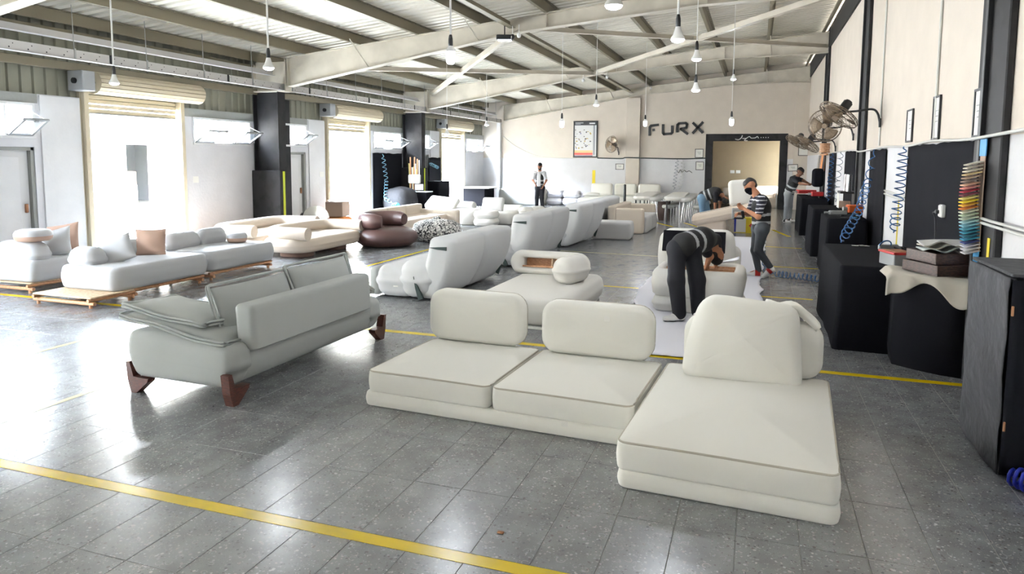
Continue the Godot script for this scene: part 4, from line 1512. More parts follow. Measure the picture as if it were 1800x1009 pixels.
func soft_frame(called: String, w: float, h: float, d: float, iw: float, idp: float, m: Material, parent: Node, xf: Transform3D) -> MeshInstance3D:
	var o := rrect(w, d, 0.14)
	var n := rrect(iw, idp, 0.03)
	var rings := []
	for q in [[0.05, 0.0, 0], [0.01, 0.03, 0], [-0.01, h * 0.5, 0], [0.005, h - 0.06, 0], [0.03, h - 0.02, 0], [0.08, h, 0], [-0.02, h - 0.01, 1], [0.0, h - 0.05, 1], [0.0, 0.02, 1]]:
		var ring := PackedVector3Array()
		var pp: PackedVector2Array = n[0] if q[2] == 1 else o[0]
		var dd: PackedVector2Array = n[1] if q[2] == 1 else o[1]
		for k in pp.size():
			var p: Vector2 = pp[k] - dd[k] * q[0]
			ring.append(xf * Vector3(p.x, q[1], p.y))
		ring.reverse()
		rings.append(ring)
	var s := begin()
	loft(s, rings, true, true)
	return commit(s, called, m, parent)

func work_group() -> void:
	# white cloth laid along the floor
	var s := begin()
	var nz := FastNoiseLite.new()
	nz.seed = 12
	nz.frequency = 0.9
	sheet(s, 30, 130, 0.004, func(u: float, v: float) -> Vector3:
		var z := -6.78 - v * 11.5
		var x0 := lerpf(-1.02, -1.55, smoothstep(0.0, 0.3, v)) + 0.06 * nz.get_noise_1d(z * 1.4)
		var x1 := lerpf(0.05, 0.3, v) + 0.07 * nz.get_noise_1d(z * 1.2 + 40.0)
		var x := lerpf(x0, x1, u)
		return Vector3(x, 0.009 + 0.005 * (1.0 + nz.get_noise_2d(x * 6.0, z * 3.0 + x * 4.0)), z))
	var o := commit(s, "floor_cloth", M.sheet)
	tag(o, "long white cloth spread on the floor under the workpieces", "cloth")
	# the open module the bending worker reaches into
	var a := thing("open_module", "off-white sofa module open at the top with its timber frame showing", "sofa module", Vector3(-0.63, 0.012, -9.2), -0.03)
	softy("lower_roll", 1.06, 0.21, 0.9, 0.12, 0.07, M.offwhite, a, at(0, 0, 0), 0.0, 0.02)
	var up := soft_frame("upper_roll", 1.1, 0.34, 0.94, 0.84, 0.62, M.offwhite, a, at(0, 0.2, 0))
	for z in [-0.22, 0.0, 0.22]:
		boxed("timber_rail", Vector3(0, 0.49, z), Vector3(0.84, 0.05, 0.03), M.pine, up, 0.003)
	for x in [-0.25, 0.1, 0.3]:
		boxed("timber_strut", Vector3(x, 0.44, 0.0), Vector3(0.035, 0.05, 0.5), M.pine, up, 0.003)
	boxed("dark_lining", Vector3(0, 0.24, 0), Vector3(0.83, 0.01, 0.49), M.black_cloth, up, 0.0)
	s = begin()
	sheet(s, 10, 6, 0.006, func(u: float, v: float) -> Vector3: return Vector3(0.1 + u * 0.36, 0.545 + 0.09 * u * u + 0.015 * sin(v * 5.0 + u * 4.0), -0.3 - v * 0.1 + 0.1 * u))
	commit(s, "loose_cover", M.sheet, up)
	boxed("corner_foot", Vector3(0.5, 0.06, 0.3), Vector3(0.05, 0.12, 0.05), M.pine, a, 0.004)
	# the module behind it, black underside showing
	var b := thing("upturned_module", "off-white module with black underside cloth, behind the bending worker", "sofa module", Vector3(-0.83, 0.012, -11.3), 0.0)
	softy("block", 1.12, 0.8, 0.75, 0.2, 0.16, M.offwhite, b, at(0, 0, 0), 0.0, 0.02)
	boxed("black_underside", Vector3(0, 0, 0), Vector3(0.92, 0.34, 0.03), M.black_cloth, b, 0.006, at(-0.02, 0.66, 0.41, 0.0, -0.5))
	softy("side_roll", 0.3, 0.5, 0.7, 0.13, 0.12, M.offwhite, b, at(0.5, 0, -0.45))
	# cream slab lying across its supports, and the bits round it
	var c := thing("cream_slab", "long cream back slab lying slanted across a support", "sofa part", Vector3(-0.87, 0, -18.6), 0.0)
	softy("slab", 1.75, 0.3, 0.62, 0.14, 0.13, M.cream, c, at(0.25, 0.42, 0.0, 0.05, 0.0, 0.235), 0.0, 0.01)
	softy("support", 0.7, 0.4, 0.5, 0.1, 0.06, M.cream, c, at(-0.15, 0.012, 0.0))
	var st := begin()
	box(st, Vector3(-0.1, 0.302, 0.14), Vector3(1.1, 0.006, 0.02), 0.0, at(0.25, 0.42, 0.0, 0.05, 0.0, 0.235))
	commit(st, "dark_seam", M.slit, c)
	var e := thing("torn_module_end", "small white module end with ripped cover, before the cream slab", "sofa part", Vector3(-0.62, 0.012, -13.6))
	softy("end_block", 0.5, 0.5, 0.55, 0.2, 0.2, M.offwhite, e, at(0, 0, 0, 0.3))
	boxed("torn_wood", Vector3(0, 0, 0), Vector3(0.1, 0.16, 0.05), M.rust, e, 0.01, at(-0.2, 0.33, 0.2, 0.3, -0.3))
	for k in 5:
		rod("loose_thread", Vector3(-0.2 + 0.03 * k, 0.42, 0.1), Vector3(-0.26 + 0.05 * k, 0.54 + 0.01 * k, 0.12), 0.004, M.black, e, 5)
	var f := softy("white_back_pad", 0.52, 0.66, 0.24, 0.1, 0.11, M.offwhite, self, at(-0.34, 0.76, -18.62, 0.1, -0.05, 0.1))
	tag(f, "upright rounded white pad standing behind the slab, by the standing worker's hands", "sofa part")
	var g := thing("yellow_carton", "small yellow and white carton with a red diamond on the floor", "box", Vector3(-0.17, 0.0, -19.6), 0.0)
	boxed("carton", Vector3(0, 0.2, 0), Vector3(0.62, 0.4, 0.36), M.yellow_paint, g, 0.006)
	boxed("white_side", Vector3(-0.16, 0.2, 0.183), Vector3(0.26, 0.36, 0.004), M.paper, g, 0.0)
	boxed("red_diamond", Vector3.ZERO, Vector3(0.15, 0.15, 0.006), M.red, g, 0.0, at(0.15, 0.2, 0.184, 0, 0, PI / 4))
	boxed("blue_band", Vector3(-0.3, 0.2, 0.184), Vector3(0.05, 0.36, 0.006), M.blue, g, 0.0)

# ---------------------------------------------------------------- benches, fans and wall things on the right
func wall_fan(label: String, c: Vector3, n: Vector3, mount: Vector3, r := 0.33) -> void:
	var o := thing("wall_fan", label, "fan", c, 0.0, "wall fans")
	n = n.normalized()
	var u := n.cross(Vector3.UP if absf(n.y) < 0.9 else Vector3.RIGHT).normalized()
	var v := n.cross(u)
	var s := begin()
	for q in [[1.0, 0.0], [0.72, 0.055], [0.42, 0.075], [0.72, -0.055], [0.97, 0.03], [0.97, -0.03]]:
		tube(s, arc(n * q[1], u * r * q[0], v * r * q[0], 0, TAU * 23 / 24, 23), 0.0045 if q[0] < 0.95 else 0.006, 4, true)
	for k in 26:
		var a := TAU * k / 26
		var d := u * cos(a) + v * sin(a)
		for sg in [1.0, -1.0]:
			tube(s, [d * r * 0.2 + n * 0.08 * sg, d * r * 0.6 + n * 0.068 * sg, d * r * 0.9 + n * 0.04 * sg, d * r * 1.0], 0.003, 3, false, false)
	commit(s, "wire_guard", M.cage, o)
	s = begin()
	for k in 3:
		var a0 := TAU * k / 3
		sheet(s, 6, 5, 0.004, func(p: float, q: float) -> Vector3:
			var a := a0 + (p - 0.5) * 1.35
			var rr := r * lerpf(0.16, 0.86 + 0.04 * sin(p * PI), q)
			return (u * cos(a) + v * sin(a)) * rr + n * 0.05 * (p - 0.5) * 1.4)
	commit(s, "blades", M.blade, o)
	rod("hub", n * 0.05, n * -0.05, 0.05, M.blade, o, 16)
	var m := rod("motor", n * -0.07, n * -0.25, 0.075, M.black, o, 16)
	rod("motor_cap", n * -0.25, n * -0.275, 0.055, M.black, m, 16)
	var w := mount - c
	var e := n * -0.16
	piped("arm", curve([e + Vector3(0, -0.08, 0), e.lerp(w, 0.35) + Vector3(0, -0.02, 0), e.lerp(w, 0.75) + Vector3(0, 0.06, 0), w + Vector3(-0.05, 0.03, 0), w + Vector3(-0.01, -0.12, 0)], 5), 0.017, M.black, o, 8)
	boxed("tilt_bracket", e + Vector3(0, -0.06, 0), Vector3(0.06, 0.12, 0.05), M.black, o, 0.008)
	boxed("wall_plate", w + Vector3(-0.01, -0.12, 0), Vector3(0.03, 0.14, 0.08), M.black, o, 0.006)

func bench(label: String, x0: float, z0: float, z1: float, h: float, sd: int) -> void:
	var o := thing("cloth_bench", label, "workbench", Vector3((x0 + XR - 0.07) / 2, 0, (z0 + z1) / 2), 0.0, "black cloth benches")
	var w := XR - 0.07 - x0
	var nz := FastNoiseLite.new()
	nz.seed = sd
	nz.frequency = 1.6
	var fall := func(v: Vector3) -> Vector3:
		var k := clampf(1.0 - v.y / h, 0, 1)
		var e := nz.get_noise_3d(v.x * 2.0, v.z * 2.0, v.y * 0.6) * 0.035 * k
		var q := v + Vector3(e - 0.03 * k * signf(-v.x), 0.0, e)
		return Vector3(minf(q.x, w / 2 - 0.005), q.y, q.z)
	softy("cloth_cover", w - 0.06, h, z0 - z1, 0.045, 0.02, M.black_cloth, o, Transform3D(), 0.0, 0.0, fall, 0.004)

func framed(called: String, label: String, c: Vector3, w: float, h: float, ry: float, rz := 0.0, group := "framed papers") -> void:
	# faces +z in its own axes, then turned by ry
	var o := thing(called, label, "picture frame", c, ry, group)
	var xf := at(0, 0, 0, 0, 0, rz)
	var s := begin()
	var t := 0.022
	box(s, Vector3(0, h / 2 - t / 2, 0), Vector3(w, t, 0.024), 0.003, xf)
	box(s, Vector3(0, -h / 2 + t / 2, 0), Vector3(w, t, 0.024), 0.003, xf)
	box(s, Vector3(w / 2 - t / 2, 0, 0), Vector3(t, h, 0.0238), 0.003, xf)
	box(s, Vector3(-w / 2 + t / 2, 0, 0), Vector3(t, h, 0.0238), 0.003, xf)
	commit(s, "frame", M.black, o)
	boxed("paper", Vector3(0, 0, -0.004), Vector3(w - 0.03, h - 0.03, 0.008), M.paper, o, 0.0, xf)
	s = begin()
	for k in 3:
		box(s, Vector3(0.01 * k, h * (0.16 - 0.12 * k), 0.0008), Vector3(w * (0.46 - 0.08 * k), 0.012, 0.002), 0.0, xf)
	commit(s, "print_lines", M.frame_grey, o).set_meta("kind", "stuff")

func drape(called: String, label: String, cat: String, z0: float, z1: float, y0: float, y1: float, m: Material, x := XR, sd := 1, group := "black wall cloths") -> void:
	var nz := FastNoiseLite.new()
	nz.seed = sd
	nz.frequency = 1.3
	var sg := -1.0 if x > 0 else 1.0
	var s := begin()
	sheet(s, 18, 14, 0.006, func(u: float, v: float) -> Vector3:
		var z := lerpf(z0, z1, u)
		var y := lerpf(y1, y0, v) + (0.025 * nz.get_noise_1d(z * 1.5) if v < 0.05 else 0.0)
		return Vector3(x + sg * (0.014 + 0.008 * (1.0 + nz.get_noise_2d(z * 2.5, y * 0.5))), y, z))
	var o := commit(s, called, m)
	tag(o, label, cat, group)

func build_right_side() -> void:
	bench("nearest black cloth-covered workbench, low cube right of the chaise", 0.8, -7.63, -9.65, 0.86, 1)
	bench("second black cloth workbench along the right wall, orange tool on top", 1.12, -12.7, -14.0, 0.95, 2)
	bench("third black cloth workbench along the right wall, pinkish block on top", 1.07, -15.1, -16.6, 0.95, 3)
	bench("farthest black cloth workbench, where the worker leans over", 1.1, -19.3, -21.72, 0.95, 4)
	# the tall covered cabinet at the right edge
	var c := thing("covered_cabinet", "tall cabinet wrapped in creased dark cloth at the right edge", "cabinet", Vector3(1.645, 0, -5.21))
	boxed("body", Vector3(0, 0.61, 0), Vector3(0.37, 1.2, 0.78), M.black, c, 0.01)
	var s := begin()
	var nz := FastNoiseLite.new()
	nz.seed = 5
	nz.frequency = 1.0
	sheet(s, 24, 30, 0.006, func(u: float, v: float) -> Vector3:
		var z := lerpf(-0.4, 0.4, u)
		var y := lerpf(1.215, 0.02, v)
		var w := 0.012 * sin(y * 14.0 + 5.0 * (u - 0.5) * (u - 0.5) * 4.0 + 2.0 * nz.get_noise_2d(z * 3, y * 3)) * (0.4 + 0.6 * nz.get_noise_2d(z * 2.0 + 9.0, y * 2.0))
		return Vector3(-0.202 - 0.012 - w, y, -z))
	commit(s, "side_cloth", M.creased, c)
	s = begin()
	sheet(s, 8, 20, 0.006, func(u: float, v: float) -> Vector3: return Vector3(lerpf(-0.2, 0.19, u), lerpf(1.2, 0.02, v), 0.402 + 0.006 * sin(u * 9.0 + v * 3.0)))
	commit(s, "front_cloth", M.black_cloth, c)
	boxed("top_board", Vector3(-0.005, 1.228, 0), Vector3(0.4, 0.02, 0.82), M.creased, c, 0.005)
	for y in [1.02, 0.32]:
		boxed("hinge", Vector3(-0.192, y, 0.409), Vector3(0.014, 0.06, 0.01), M.rust, c, 0.003)
	# blue hose heap on the floor
	coil("blue_hose_heap", [Vector3(1.47, 0.07, -4.72), Vector3(1.56, 0.06, -4.62), Vector3(1.68, 0.08, -4.6), Vector3(1.6, 0.06, -4.5)], 0.055, 11, 0.011, M.blue)
	tag(get_node("blue_hose_heap"), "blue coiled hose heap on the floor by the covered cabinet", "hose")
	# draped bin with drawers and cloths on top
	var b := thing("draped_bin", "low bin draped in black cloth between the nearest bench and the cabinet", "bin", Vector3(1.5, 0, -7.25))
	s = begin()
	var rings := []
	for q in [[0.0, 0.97], [0.1, 1.02], [0.4, 1.0], [0.83, 0.99], [0.865, 0.94]]:
		var ring := PackedVector3Array()
		for p in [Vector2(-0.24, -0.02), Vector2(-0.06, 0.13), Vector2(0.12, 0.24), Vector2(0.3, 0.3), Vector2(0.32, 0.0), Vector2(0.32, -0.34), Vector2(0.0, -0.34), Vector2(-0.22, -0.34)]:
			ring.append(Vector3(p.x * q[1], q[0], p.y * q[1]))
		ring.reverse()
		rings.append(ring)
	loft(s, rings)
	commit(s, "black_cover", M.black_cloth, b)
	var cl := begin()
	sheet(cl, 26, 20, 0.008, func(u: float, v: float) -> Vector3:
		# lies over the bin and hangs down its front in two corners
		var x := lerpf(-0.33, 0.29, u)
		var fz := 0.02 + 0.24 * clampf((x + 0.24) / 0.5, 0.0, 1.0)
		var over := v - 0.55
		var y := 0.886 + 0.006 * sin(x * 21.0)
		var z := lerpf(-0.3, fz + 0.04, minf(v / 0.55, 1.0))
		if over > 0.0:
			var hang := 0.13 + 0.1 * pow(absf(u - 0.15), 1.5) + 0.075 * sin(u * 8.5 + 0.5)
			y -= over / 0.45 * maxf(0.05, hang)
			z += 0.018 * sin(x * 26.0) * over * 2.0 + 0.02
		if u < 0.08:
			y -= (0.08 - u) * 0.6
		return Vector3(x + 1.5, y, z - 7.25))
	var cw := commit(cl, "beige_dust_cloth", M.linen)
	tag(cw, "crumpled beige cloth hanging over the front of the draped bin", "cloth")
	for k in 2:
		var d := thing("wood_tray", ["lower dark wooden drawer box lying on the beige cloth", "upper dark wooden drawer with cloths folded inside"][k], "drawer", Vector3(1.6 + 0.02 * k, 0.898 + 0.098 * k, -7.16 - 0.03 * k), 0.45 - 0.1 * k, "stacked drawers")
		var w := 0.38
		var l := 0.46
		boxed("drawer_floor", Vector3(0, 0.008, -0.03), Vector3(w, 0.014, l), M.dark_wood, d, 0.002)
		for x in [-w / 2 + 0.01, w / 2 - 0.01]:
			boxed("side", Vector3(x, 0.048, -0.03), Vector3(0.02, 0.094, l), M.dark_wood, d, 0.003)
		for z in [-l / 2 - 0.02, l / 2 - 0.04]:
			boxed("front", Vector3(0, 0.048, z), Vector3(w, 0.094, 0.02), M.dark_wood, d, 0.003)
	for k in 3:
		var f := begin()
		sheet(f, 12, 10, 0.012, func(u: float, v: float) -> Vector3: return Vector3(1.44 + u * 0.34, 1.097 + 0.03 * k + 0.02 * sin(u * 9.0 + k * 2.0) * v + 0.02 * u, -7.42 + v * 0.3 + 0.03 * sin(u * 5.0 + k)))
		var fo := commit(f, "folded_cloth", [M.grey_cloth, M.linen, M.light_grey][k])
		tag(fo, ["lowest of the folded grey cloths on the stacked drawers", "middle beige folded cloth on the stacked drawers", "topmost pale folded cloth on the stacked drawers"][k], "cloth", "folded cloths")
	var rb := thing("patterned_box", "flat box with a red patterned lid on the bench by the cloths", "box", Vector3(1.36, 0.862, -7.85), 0.3)
	boxed("sides", Vector3(0, 0.06, 0), Vector3(0.2, 0.12, 0.3), M.frame_grey, rb, 0.006)
	boxed("lid", Vector3(0, 0.13, 0), Vector3(0.22, 0.022, 0.32), M.red, rb, 0.004)
	boxed("lid_panel", Vector3(0, 0.143, 0), Vector3(0.16, 0.006, 0.24), M.rust, rb, 0.002)
	# wall cloths
	drape("wall_cloth", "widest dark cloth on the right wall, with socket and sample book", "wall cloth", -7.25, -10.26, 0.5, 2.09, M.black_cloth, XR, 1)
	drape("wall_cloth", "dark cloth strip on the right wall behind the second bench", "wall cloth", -11.88, -13.45, 0.3, 2.08, M.black_cloth, XR, 2)
	drape("wall_cloth", "dark cloth strip on the right wall behind the third bench", "wall cloth", -15.3, -17.05, 0.3, 2.1, M.black_cloth, XR, 3)
	drape("wall_cloth", "farthest dark cloth strip on the right wall by the tool rack", "wall cloth", -19.0, -20.6, 0.3, 2.1, M.black_cloth, XR, 4)
	piped("hanging_rail", curve([Vector3(XR - 0.03, 2.16, -5.0), Vector3(XR - 0.1, 2.1, -6.6), Vector3(XR - 0.1, 2.09, -7.4), Vector3(XR - 0.03, 2.12, -9.0), Vector3(XR - 0.03, 2.09, -10.3), Vector3(XR - 0.04, 2.11, -11.9), Vector3(XR - 0.09, 2.07, -14.2), Vector3(XR - 0.09, 2.1, -14.9), Vector3(XR - 0.03, 2.12, -17.0), Vector3(XR - 0.03, 2.1, -21.0)], 6), 0.014, M.pipe)
	tag(get_node("hanging_rail"), "pale pipe run along the right wall carrying the dark cloths", "pipe")
	for z in [-12.62, -8.93]:
		var r := rod("wall_conduit", Vector3(XR - 0.016, 2.14, z), Vector3(XR - 0.016, 5.1, z), 0.014, M.pipe)
		tag(r, "thin white conduit rising up the right wall " + ("left of the tilted frames" if z < -10 else "above the middle framed paper"), "conduit", "wall conduits")
	for k in 2:
		var r := piped("low_pipe", [Vector3(XR - 0.02, 1.43 - 0.05 * k, -10.28), Vector3(XR - 0.02, 1.46 - 0.05 * k, -11.85)], 0.014, M.pipe)
		tag(r, ["upper", "lower"][k] + " white pipe low on the wall left of the wide dark cloth", "pipe", "low pipes by the cloth")
		var q := piped("low_pipe", [Vector3(XR - 0.075, 1.43 - 0.035 * k, -7.1), Vector3(XR - 0.075, 1.42 - 0.035 * k, -6.5), Vector3(XR - 0.02, 1.4 - 0.04 * k, -5.6)], 0.013, M.pipe)
		tag(q, ["upper", "lower"][k] + " white pipe crossing the near black column above the cabinet", "pipe", "low pipes by the column")
	var ys := span(Vector3(XR - 0.006, 0.1, -10.84), Vector3(XR - 0.001, 1.39, -10.76), "wall_stripe", M.yellow_paint)
	tag(ys, "yellow stripe down the white wall beside the wide dark cloth", "stripe")
	var ys2 := span(Vector3(XR - 0.068, 0.2, -6.62), Vector3(XR - 0.061, 1.28, -6.56), "wall_stripe", M.yellow_paint)
	tag(ys2, "yellow stripe on the near black column behind the cabinet", "stripe")
	# socket with its lead
	var so := thing("wall_socket", "white wall socket with a black lead on the dark cloth", "socket", Vector3(XR - 0.045, 1.39, -8.23))
	boxed("box", Vector3.ZERO, Vector3(0.05, 0.13, 0.13), M.white_plastic, so, 0.012)
	boxed("plug", Vector3(-0.04, -0.01, -0.02), Vector3(0.04, 0.04, 0.04), M.black, so, 0.008)
	piped("lead", curve([Vector3(-0.05, -0.01, -0.03), Vector3(-0.06, -0.03, -0.1), Vector3(-0.03, -0.1, -0.13), Vector3(-0.01, -0.5, -0.14)], 6), 0.006, M.black, so, 6)
	# framed papers above the cloth
	framed("framed_paper", "leftmost narrow framed paper standing above the wide dark cloth", Vector3(XR - 0.014, 2.35, -10.3), 0.36, 0.42, -PI / 2)
	framed("framed_paper", "middle framed paper above the wide dark cloth, under a conduit", Vector3(XR - 0.014, 2.37, -8.88), 0.31, 0.48, -PI / 2)
	framed("framed_paper", "framed paper above the dark cloth beside the near black column", Vector3(XR - 0.075, 2.31, -7.1), 0.2, 0.42, -PI / 2)
	# sample book
	var sb := thing("fabric_sample_book", "hanging fabric sample book with a ladder of coloured swatches", "sample book", Vector3(XR - 0.075, 1.17, -6.83))
	boxed("header_card", Vector3(-0.012, 0.84, 0), Vector3(0.01, 0.14, 0.2), M.cyan, sb, 0.002)
	boxed("backing_strip", Vector3(-0.006, 0.36, 0), Vector3(0.008, 0.84, 0.14), M.cardboard, sb, 0.002)
	var tones := [[205, 196, 178], [196, 188, 172], [206, 196, 176], [190, 166, 120], [150, 124, 100], [120, 100, 88], [206, 160, 130], [206, 130, 118], [150, 24, 40], [96, 30, 40], [214, 198, 110], [224, 196, 40], [216, 160, 40], [190, 110, 30], [200, 204, 180], [176, 190, 164], [190, 200, 180], [160, 196, 200], [120, 176, 190], [70, 140, 160], [30, 110, 130], [24, 90, 110], [40, 120, 150], [40, 50, 110], [190, 190, 200], [206, 204, 208], [200, 196, 196]]
	for k in tones.size():
		var t: Array = tones[k]
		var y := 0.72 - k * 0.0285
		boxed("swatch", Vector3.ZERO, Vector3(0.12, 0.01, 0.14), mat(rgb(t[0], t[1], t[2]), 0.9), sb, 0.002, at(-0.07 - 0.02 * sin(k * 0.16), y - 0.01, 0.0, 0, 0, 0.28))
	boxed("lower_card", Vector3(-0.01, -0.1, 0.0), Vector3(0.008, 0.16, 0.16), M.cyan, sb, 0.002)
	# coiled air hoses
	var hose := func(pts: Array, r: float, n: int, m: Material, lab: String) -> void:
		var o := coil("air_hose", pts, r, n, 0.008, m)
		tag(o, lab, "hose", "coiled air hoses")
	hose.call([Vector3(XR - 0.09, 2.08, -10.15), Vector3(XR - 0.1, 1.6, -10.2), Vector3(XR - 0.12, 1.2, -10.25), Vector3(XR - 0.16, 0.98, -10.1)], 0.06, 13, M.hose_blue, "blue coiled air hose hanging at the edge of the wide dark cloth")
	hose.call([Vector3(XR - 0.09, 2.08, -12.55), Vector3(XR - 0.2, 1.6, -12.2), Vector3(1.4, 1.2, -11.0), Vector3(1.02, 0.9, -9.45)], 0.055, 15, M.hose_blue, "blue coiled air hose slanting down to the nearest bench")
	hose.call([Vector3(XR - 0.08, 2.1, -17.3), Vector3(XR - 0.1, 1.5, -17.6), Vector3(XR - 0.14, 0.98, -17.3)], 0.06, 8, M.hose_grey, "grey coiled air hose on the white wall between two dark cloths")
	hose.call([Vector3(XR - 0.08, 2.1, -19.2), Vector3(XR - 0.1, 1.5, -19.3), Vector3(XR - 0.14, 0.9, -19.1)], 0.05, 12, M.hose_blue, "farthest blue coiled air hose on the right wall")
	hose.call([Vector3(0.33, 0.065, -12.15), Vector3(0.55, 0.065, -12.0), Vector3(0.75, 0.065, -11.95), Vector3(1.02, 0.065, -11.8)], 0.05, 12, M.hose_blue, "blue coiled air hose lying on the floor by the standing worker")
	hose.call([Vector3(0.05, 0.9, -12.6), Vector3(0.12, 0.5, -12.75), Vector3(0.22, 0.065, -12.4), Vector3(0.33, 0.065, -12.15)], 0.04, 9, M.hose_blue, "blue coiled air hose hanging from the standing worker's tool")
	# small things on the benches
	var clip := thing("metal_clips", "loose white metal clips on the nearest bench", "clips", Vector3(1.18, 0.862, -9.35))
	for k in 5:
		rod("clip", Vector3(0.03 * k - 0.05, 0.012, 0.02 * sin(k * 2.3)), Vector3(0.03 * k + 0.02, 0.018, 0.05 * cos(k * 1.7)), 0.008, M.chrome, clip, 6)
	var gun := thing("staple_gun", "grey staple gun lying on the nearest bench", "staple gun", Vector3(1.5, 0.862, -9.2), 0.4)
	boxed("body", Vector3(0, 0.03, 0), Vector3(0.24, 0.06, 0.05), M.frame_grey, gun, 0.012)
	boxed("handle", Vector3(0.08, 0.03, 0.08), Vector3(0.05, 0.04, 0.14), M.black, gun, 0.012)
	piped("hose_loop", arc(Vector3(-0.05, 0.05, 0.02), Vector3(0.07, 0, 0), Vector3(0, 0.06, 0.03), 0, PI, 10), 0.008, M.hose_blue, gun, 6)
	var tool_ := func(called: String, lab: String, cat: String, p: Vector3, m: Material, sz: Vector3) -> void:
		var o := thing(called, lab, cat, p, 0.3)
		boxed("body", Vector3(0, sz.y * 0.65, 0), Vector3(sz.x, sz.y * 0.7, sz.z), m, o, 0.015)
		boxed("grip", Vector3(sz.x * 0.25, sz.y * 0.3, 0), Vector3(sz.x * 0.22, sz.y * 0.6, sz.z * 0.7), M.black, o, 0.01)
		rod("nozzle", Vector3(-sz.x * 0.5, sz.y * 0.65, 0), Vector3(-sz.x * 0.75, sz.y * 0.65, 0), sz.y * 0.18, M.frame_grey, o, 10)
	tool_.call("power_tool", "orange power tool on the second bench", "power tool", Vector3(1.62, 0.952, -13.3), M.safety_orange, Vector3(0.26, 0.2, 0.12))
	tool_.call("power_tool", "grey power tool lying on the second bench", "power tool", Vector3(1.35, 0.952, -13.2), M.frame_grey, Vector3(0.3, 0.1, 0.09))
	tool_.call("power_tool", "red power tool on the farthest bench", "power tool", Vector3(1.5, 0.952, -19.6), M.red, Vector3(0.3, 0.16, 0.12))
	tool_.call("tool_case", "red case on the farthest bench before the leaning worker", "tool case", Vector3(1.35, 0.952, -21.3), M.red, Vector3(0.5, 0.14, 0.2))
	var bl := boxed("pink_block", Vector3(1.72, 1.02, -15.7), Vector3(0.22, 0.14, 0.12), M.taupe, self, 0.01)
	tag(bl, "pinkish slotted block on the third bench", "block")
	var sc := thing("scissors", "cyan handled scissors on the second bench", "scissors", Vector3(1.5, 0.953, -12.9), 0.2)
	for k in [-1.0, 1.0]:
		piped("handle", arc(Vector3(0.08, 0.008, 0.03 * k), Vector3(0.035, 0, 0), Vector3(0, 0, 0.025), 0, TAU * 0.95, 10), 0.007, M.cyan, sc, 5)
		boxed("blade", Vector3(-0.06, 0.006, 0.006 * k), Vector3(0.16, 0.004, 0.014), M.chrome, sc, 0.001, at(0, 0, 0, 0.1 * k))
	var pl := boxed("white_panel_board", Vector3(1.76, 1.17, -13.75), Vector3(0.02, 0.46, 0.06), M.frame_white, self, 0.004, at(0, 0, 0))
	tag(pl, "pale board leaning upright at the back of the second bench", "board")
	# tool rack by the middle column
	var tr := thing("tool_rack", "black shelf with silver tubes and a white paper by the middle right column", "shelf", Vector3(XR - 0.06, 1.3, -14.95))
	boxed("shelf", Vector3(-0.12, 0.0, 0), Vector3(0.3, 0.04, 0.5), M.black, tr, 0.006)
	boxed("shelf_back", Vector3(0.0, -0.15, 0), Vector3(0.02, 0.3, 0.5), M.black, tr, 0.004)
	for k in 3:
		rod("silver_tube", Vector3(-0.12, 0.02, -0.16 + 0.16 * k), Vector3(-0.12, 0.34, -0.16 + 0.16 * k), 0.05, M.chrome if k != 1 else M.brown, tr, 12)
	boxed("white_paper", Vector3(-0.28, -0.16, 0.02), Vector3(0.006, 0.28, 0.36), M.paper, tr, 0.0)
	var hg := thing("hung_tools", "bundle of straps, gloves and tools hung on the far right wall", "tools", Vector3(XR - 0.12, 1.2, -21.6))
	for k in 7:
		var z := -0.8 + 0.27 * k
		rod("hung_strap", Vector3(0, 0.85, z), Vector3(-0.06, 0.25 - 0.1 * (k % 3), z + 0.03), 0.03 + 0.012 * (k % 3), [M.brown, M.linen, M.black, M.pine, M.black, M.orange, M.brown][k], hg, 8)
	boxed("rack_rail", Vector3(0.04, 0.88, 0), Vector3(0.06, 0.06, 1.9), M.pine, hg, 0.01)
	softy("black_bag", 0.3, 0.5, 0.24, 0.1, 0.1, M.black_cloth, hg, at(-0.16, 0.0, 0.95))
	var sp := thing("thread_spools", "stack of pale thread spools on a pole by the far right column", "spools", Vector3(XR - 0.16, 2.12, -20.4))
	for k in 5:
		rod("spool", Vector3(0, 0.05 * k, 0), Vector3(0, 0.05 * k + 0.042, 0), 0.13 - 0.008 * (k % 2), M.pine, sp, 16)
	# fans
	wall_fan("nearest wall fan on the right, tilted edge-on with a big black motor", Vector3(1.22, 2.63, -12.5), Vector3(-0.55, -0.80, 0.22), Vector3(XR - 0.03, 2.62, -12.5))
	wall_fan("second wall fan on the right, its round guard facing the room", Vector3(1.29, 2.61, -15.7), Vector3(-0.35, -0.22, 0.9), Vector3(XR - 0.03, 2.5, -15.7))
	wall_fan("third wall fan on the right, tilted edge-on low by the tools", Vector3(1.17, 2.32, -19.0), Vector3(-0.56, -0.78, 0.2), Vector3(XR - 0.03, 2.32, -19.0))
	wall_fan("farthest wall fan on the right, half hidden by the third", Vector3(1.05, 2.42, -21.4), Vector3(-0.5, -0.84, 0.2), Vector3(XR - 0.03, 2.4, -21.4))

# ---------------------------------------------------------------- the far end and the left wall's things
func stroke(s: SurfaceTool, pts: Array, w: float, depth: float, o: Vector3) -> void:
	for k in pts.size() - 1:
		var a: Vector2 = pts[k]
		var b: Vector2 = pts[k + 1]
		var d := (b - a)
		box(s, Vector3.ZERO, Vector3(d.length() + (w * 0.5 if pts.size() > 2 else 0.0), w, depth), 0.004, Transform3D(Basis(Vector3.BACK, d.angle()), o + Vector3((a.x + b.x) / 2, (a.y + b.y) / 2, 0)))

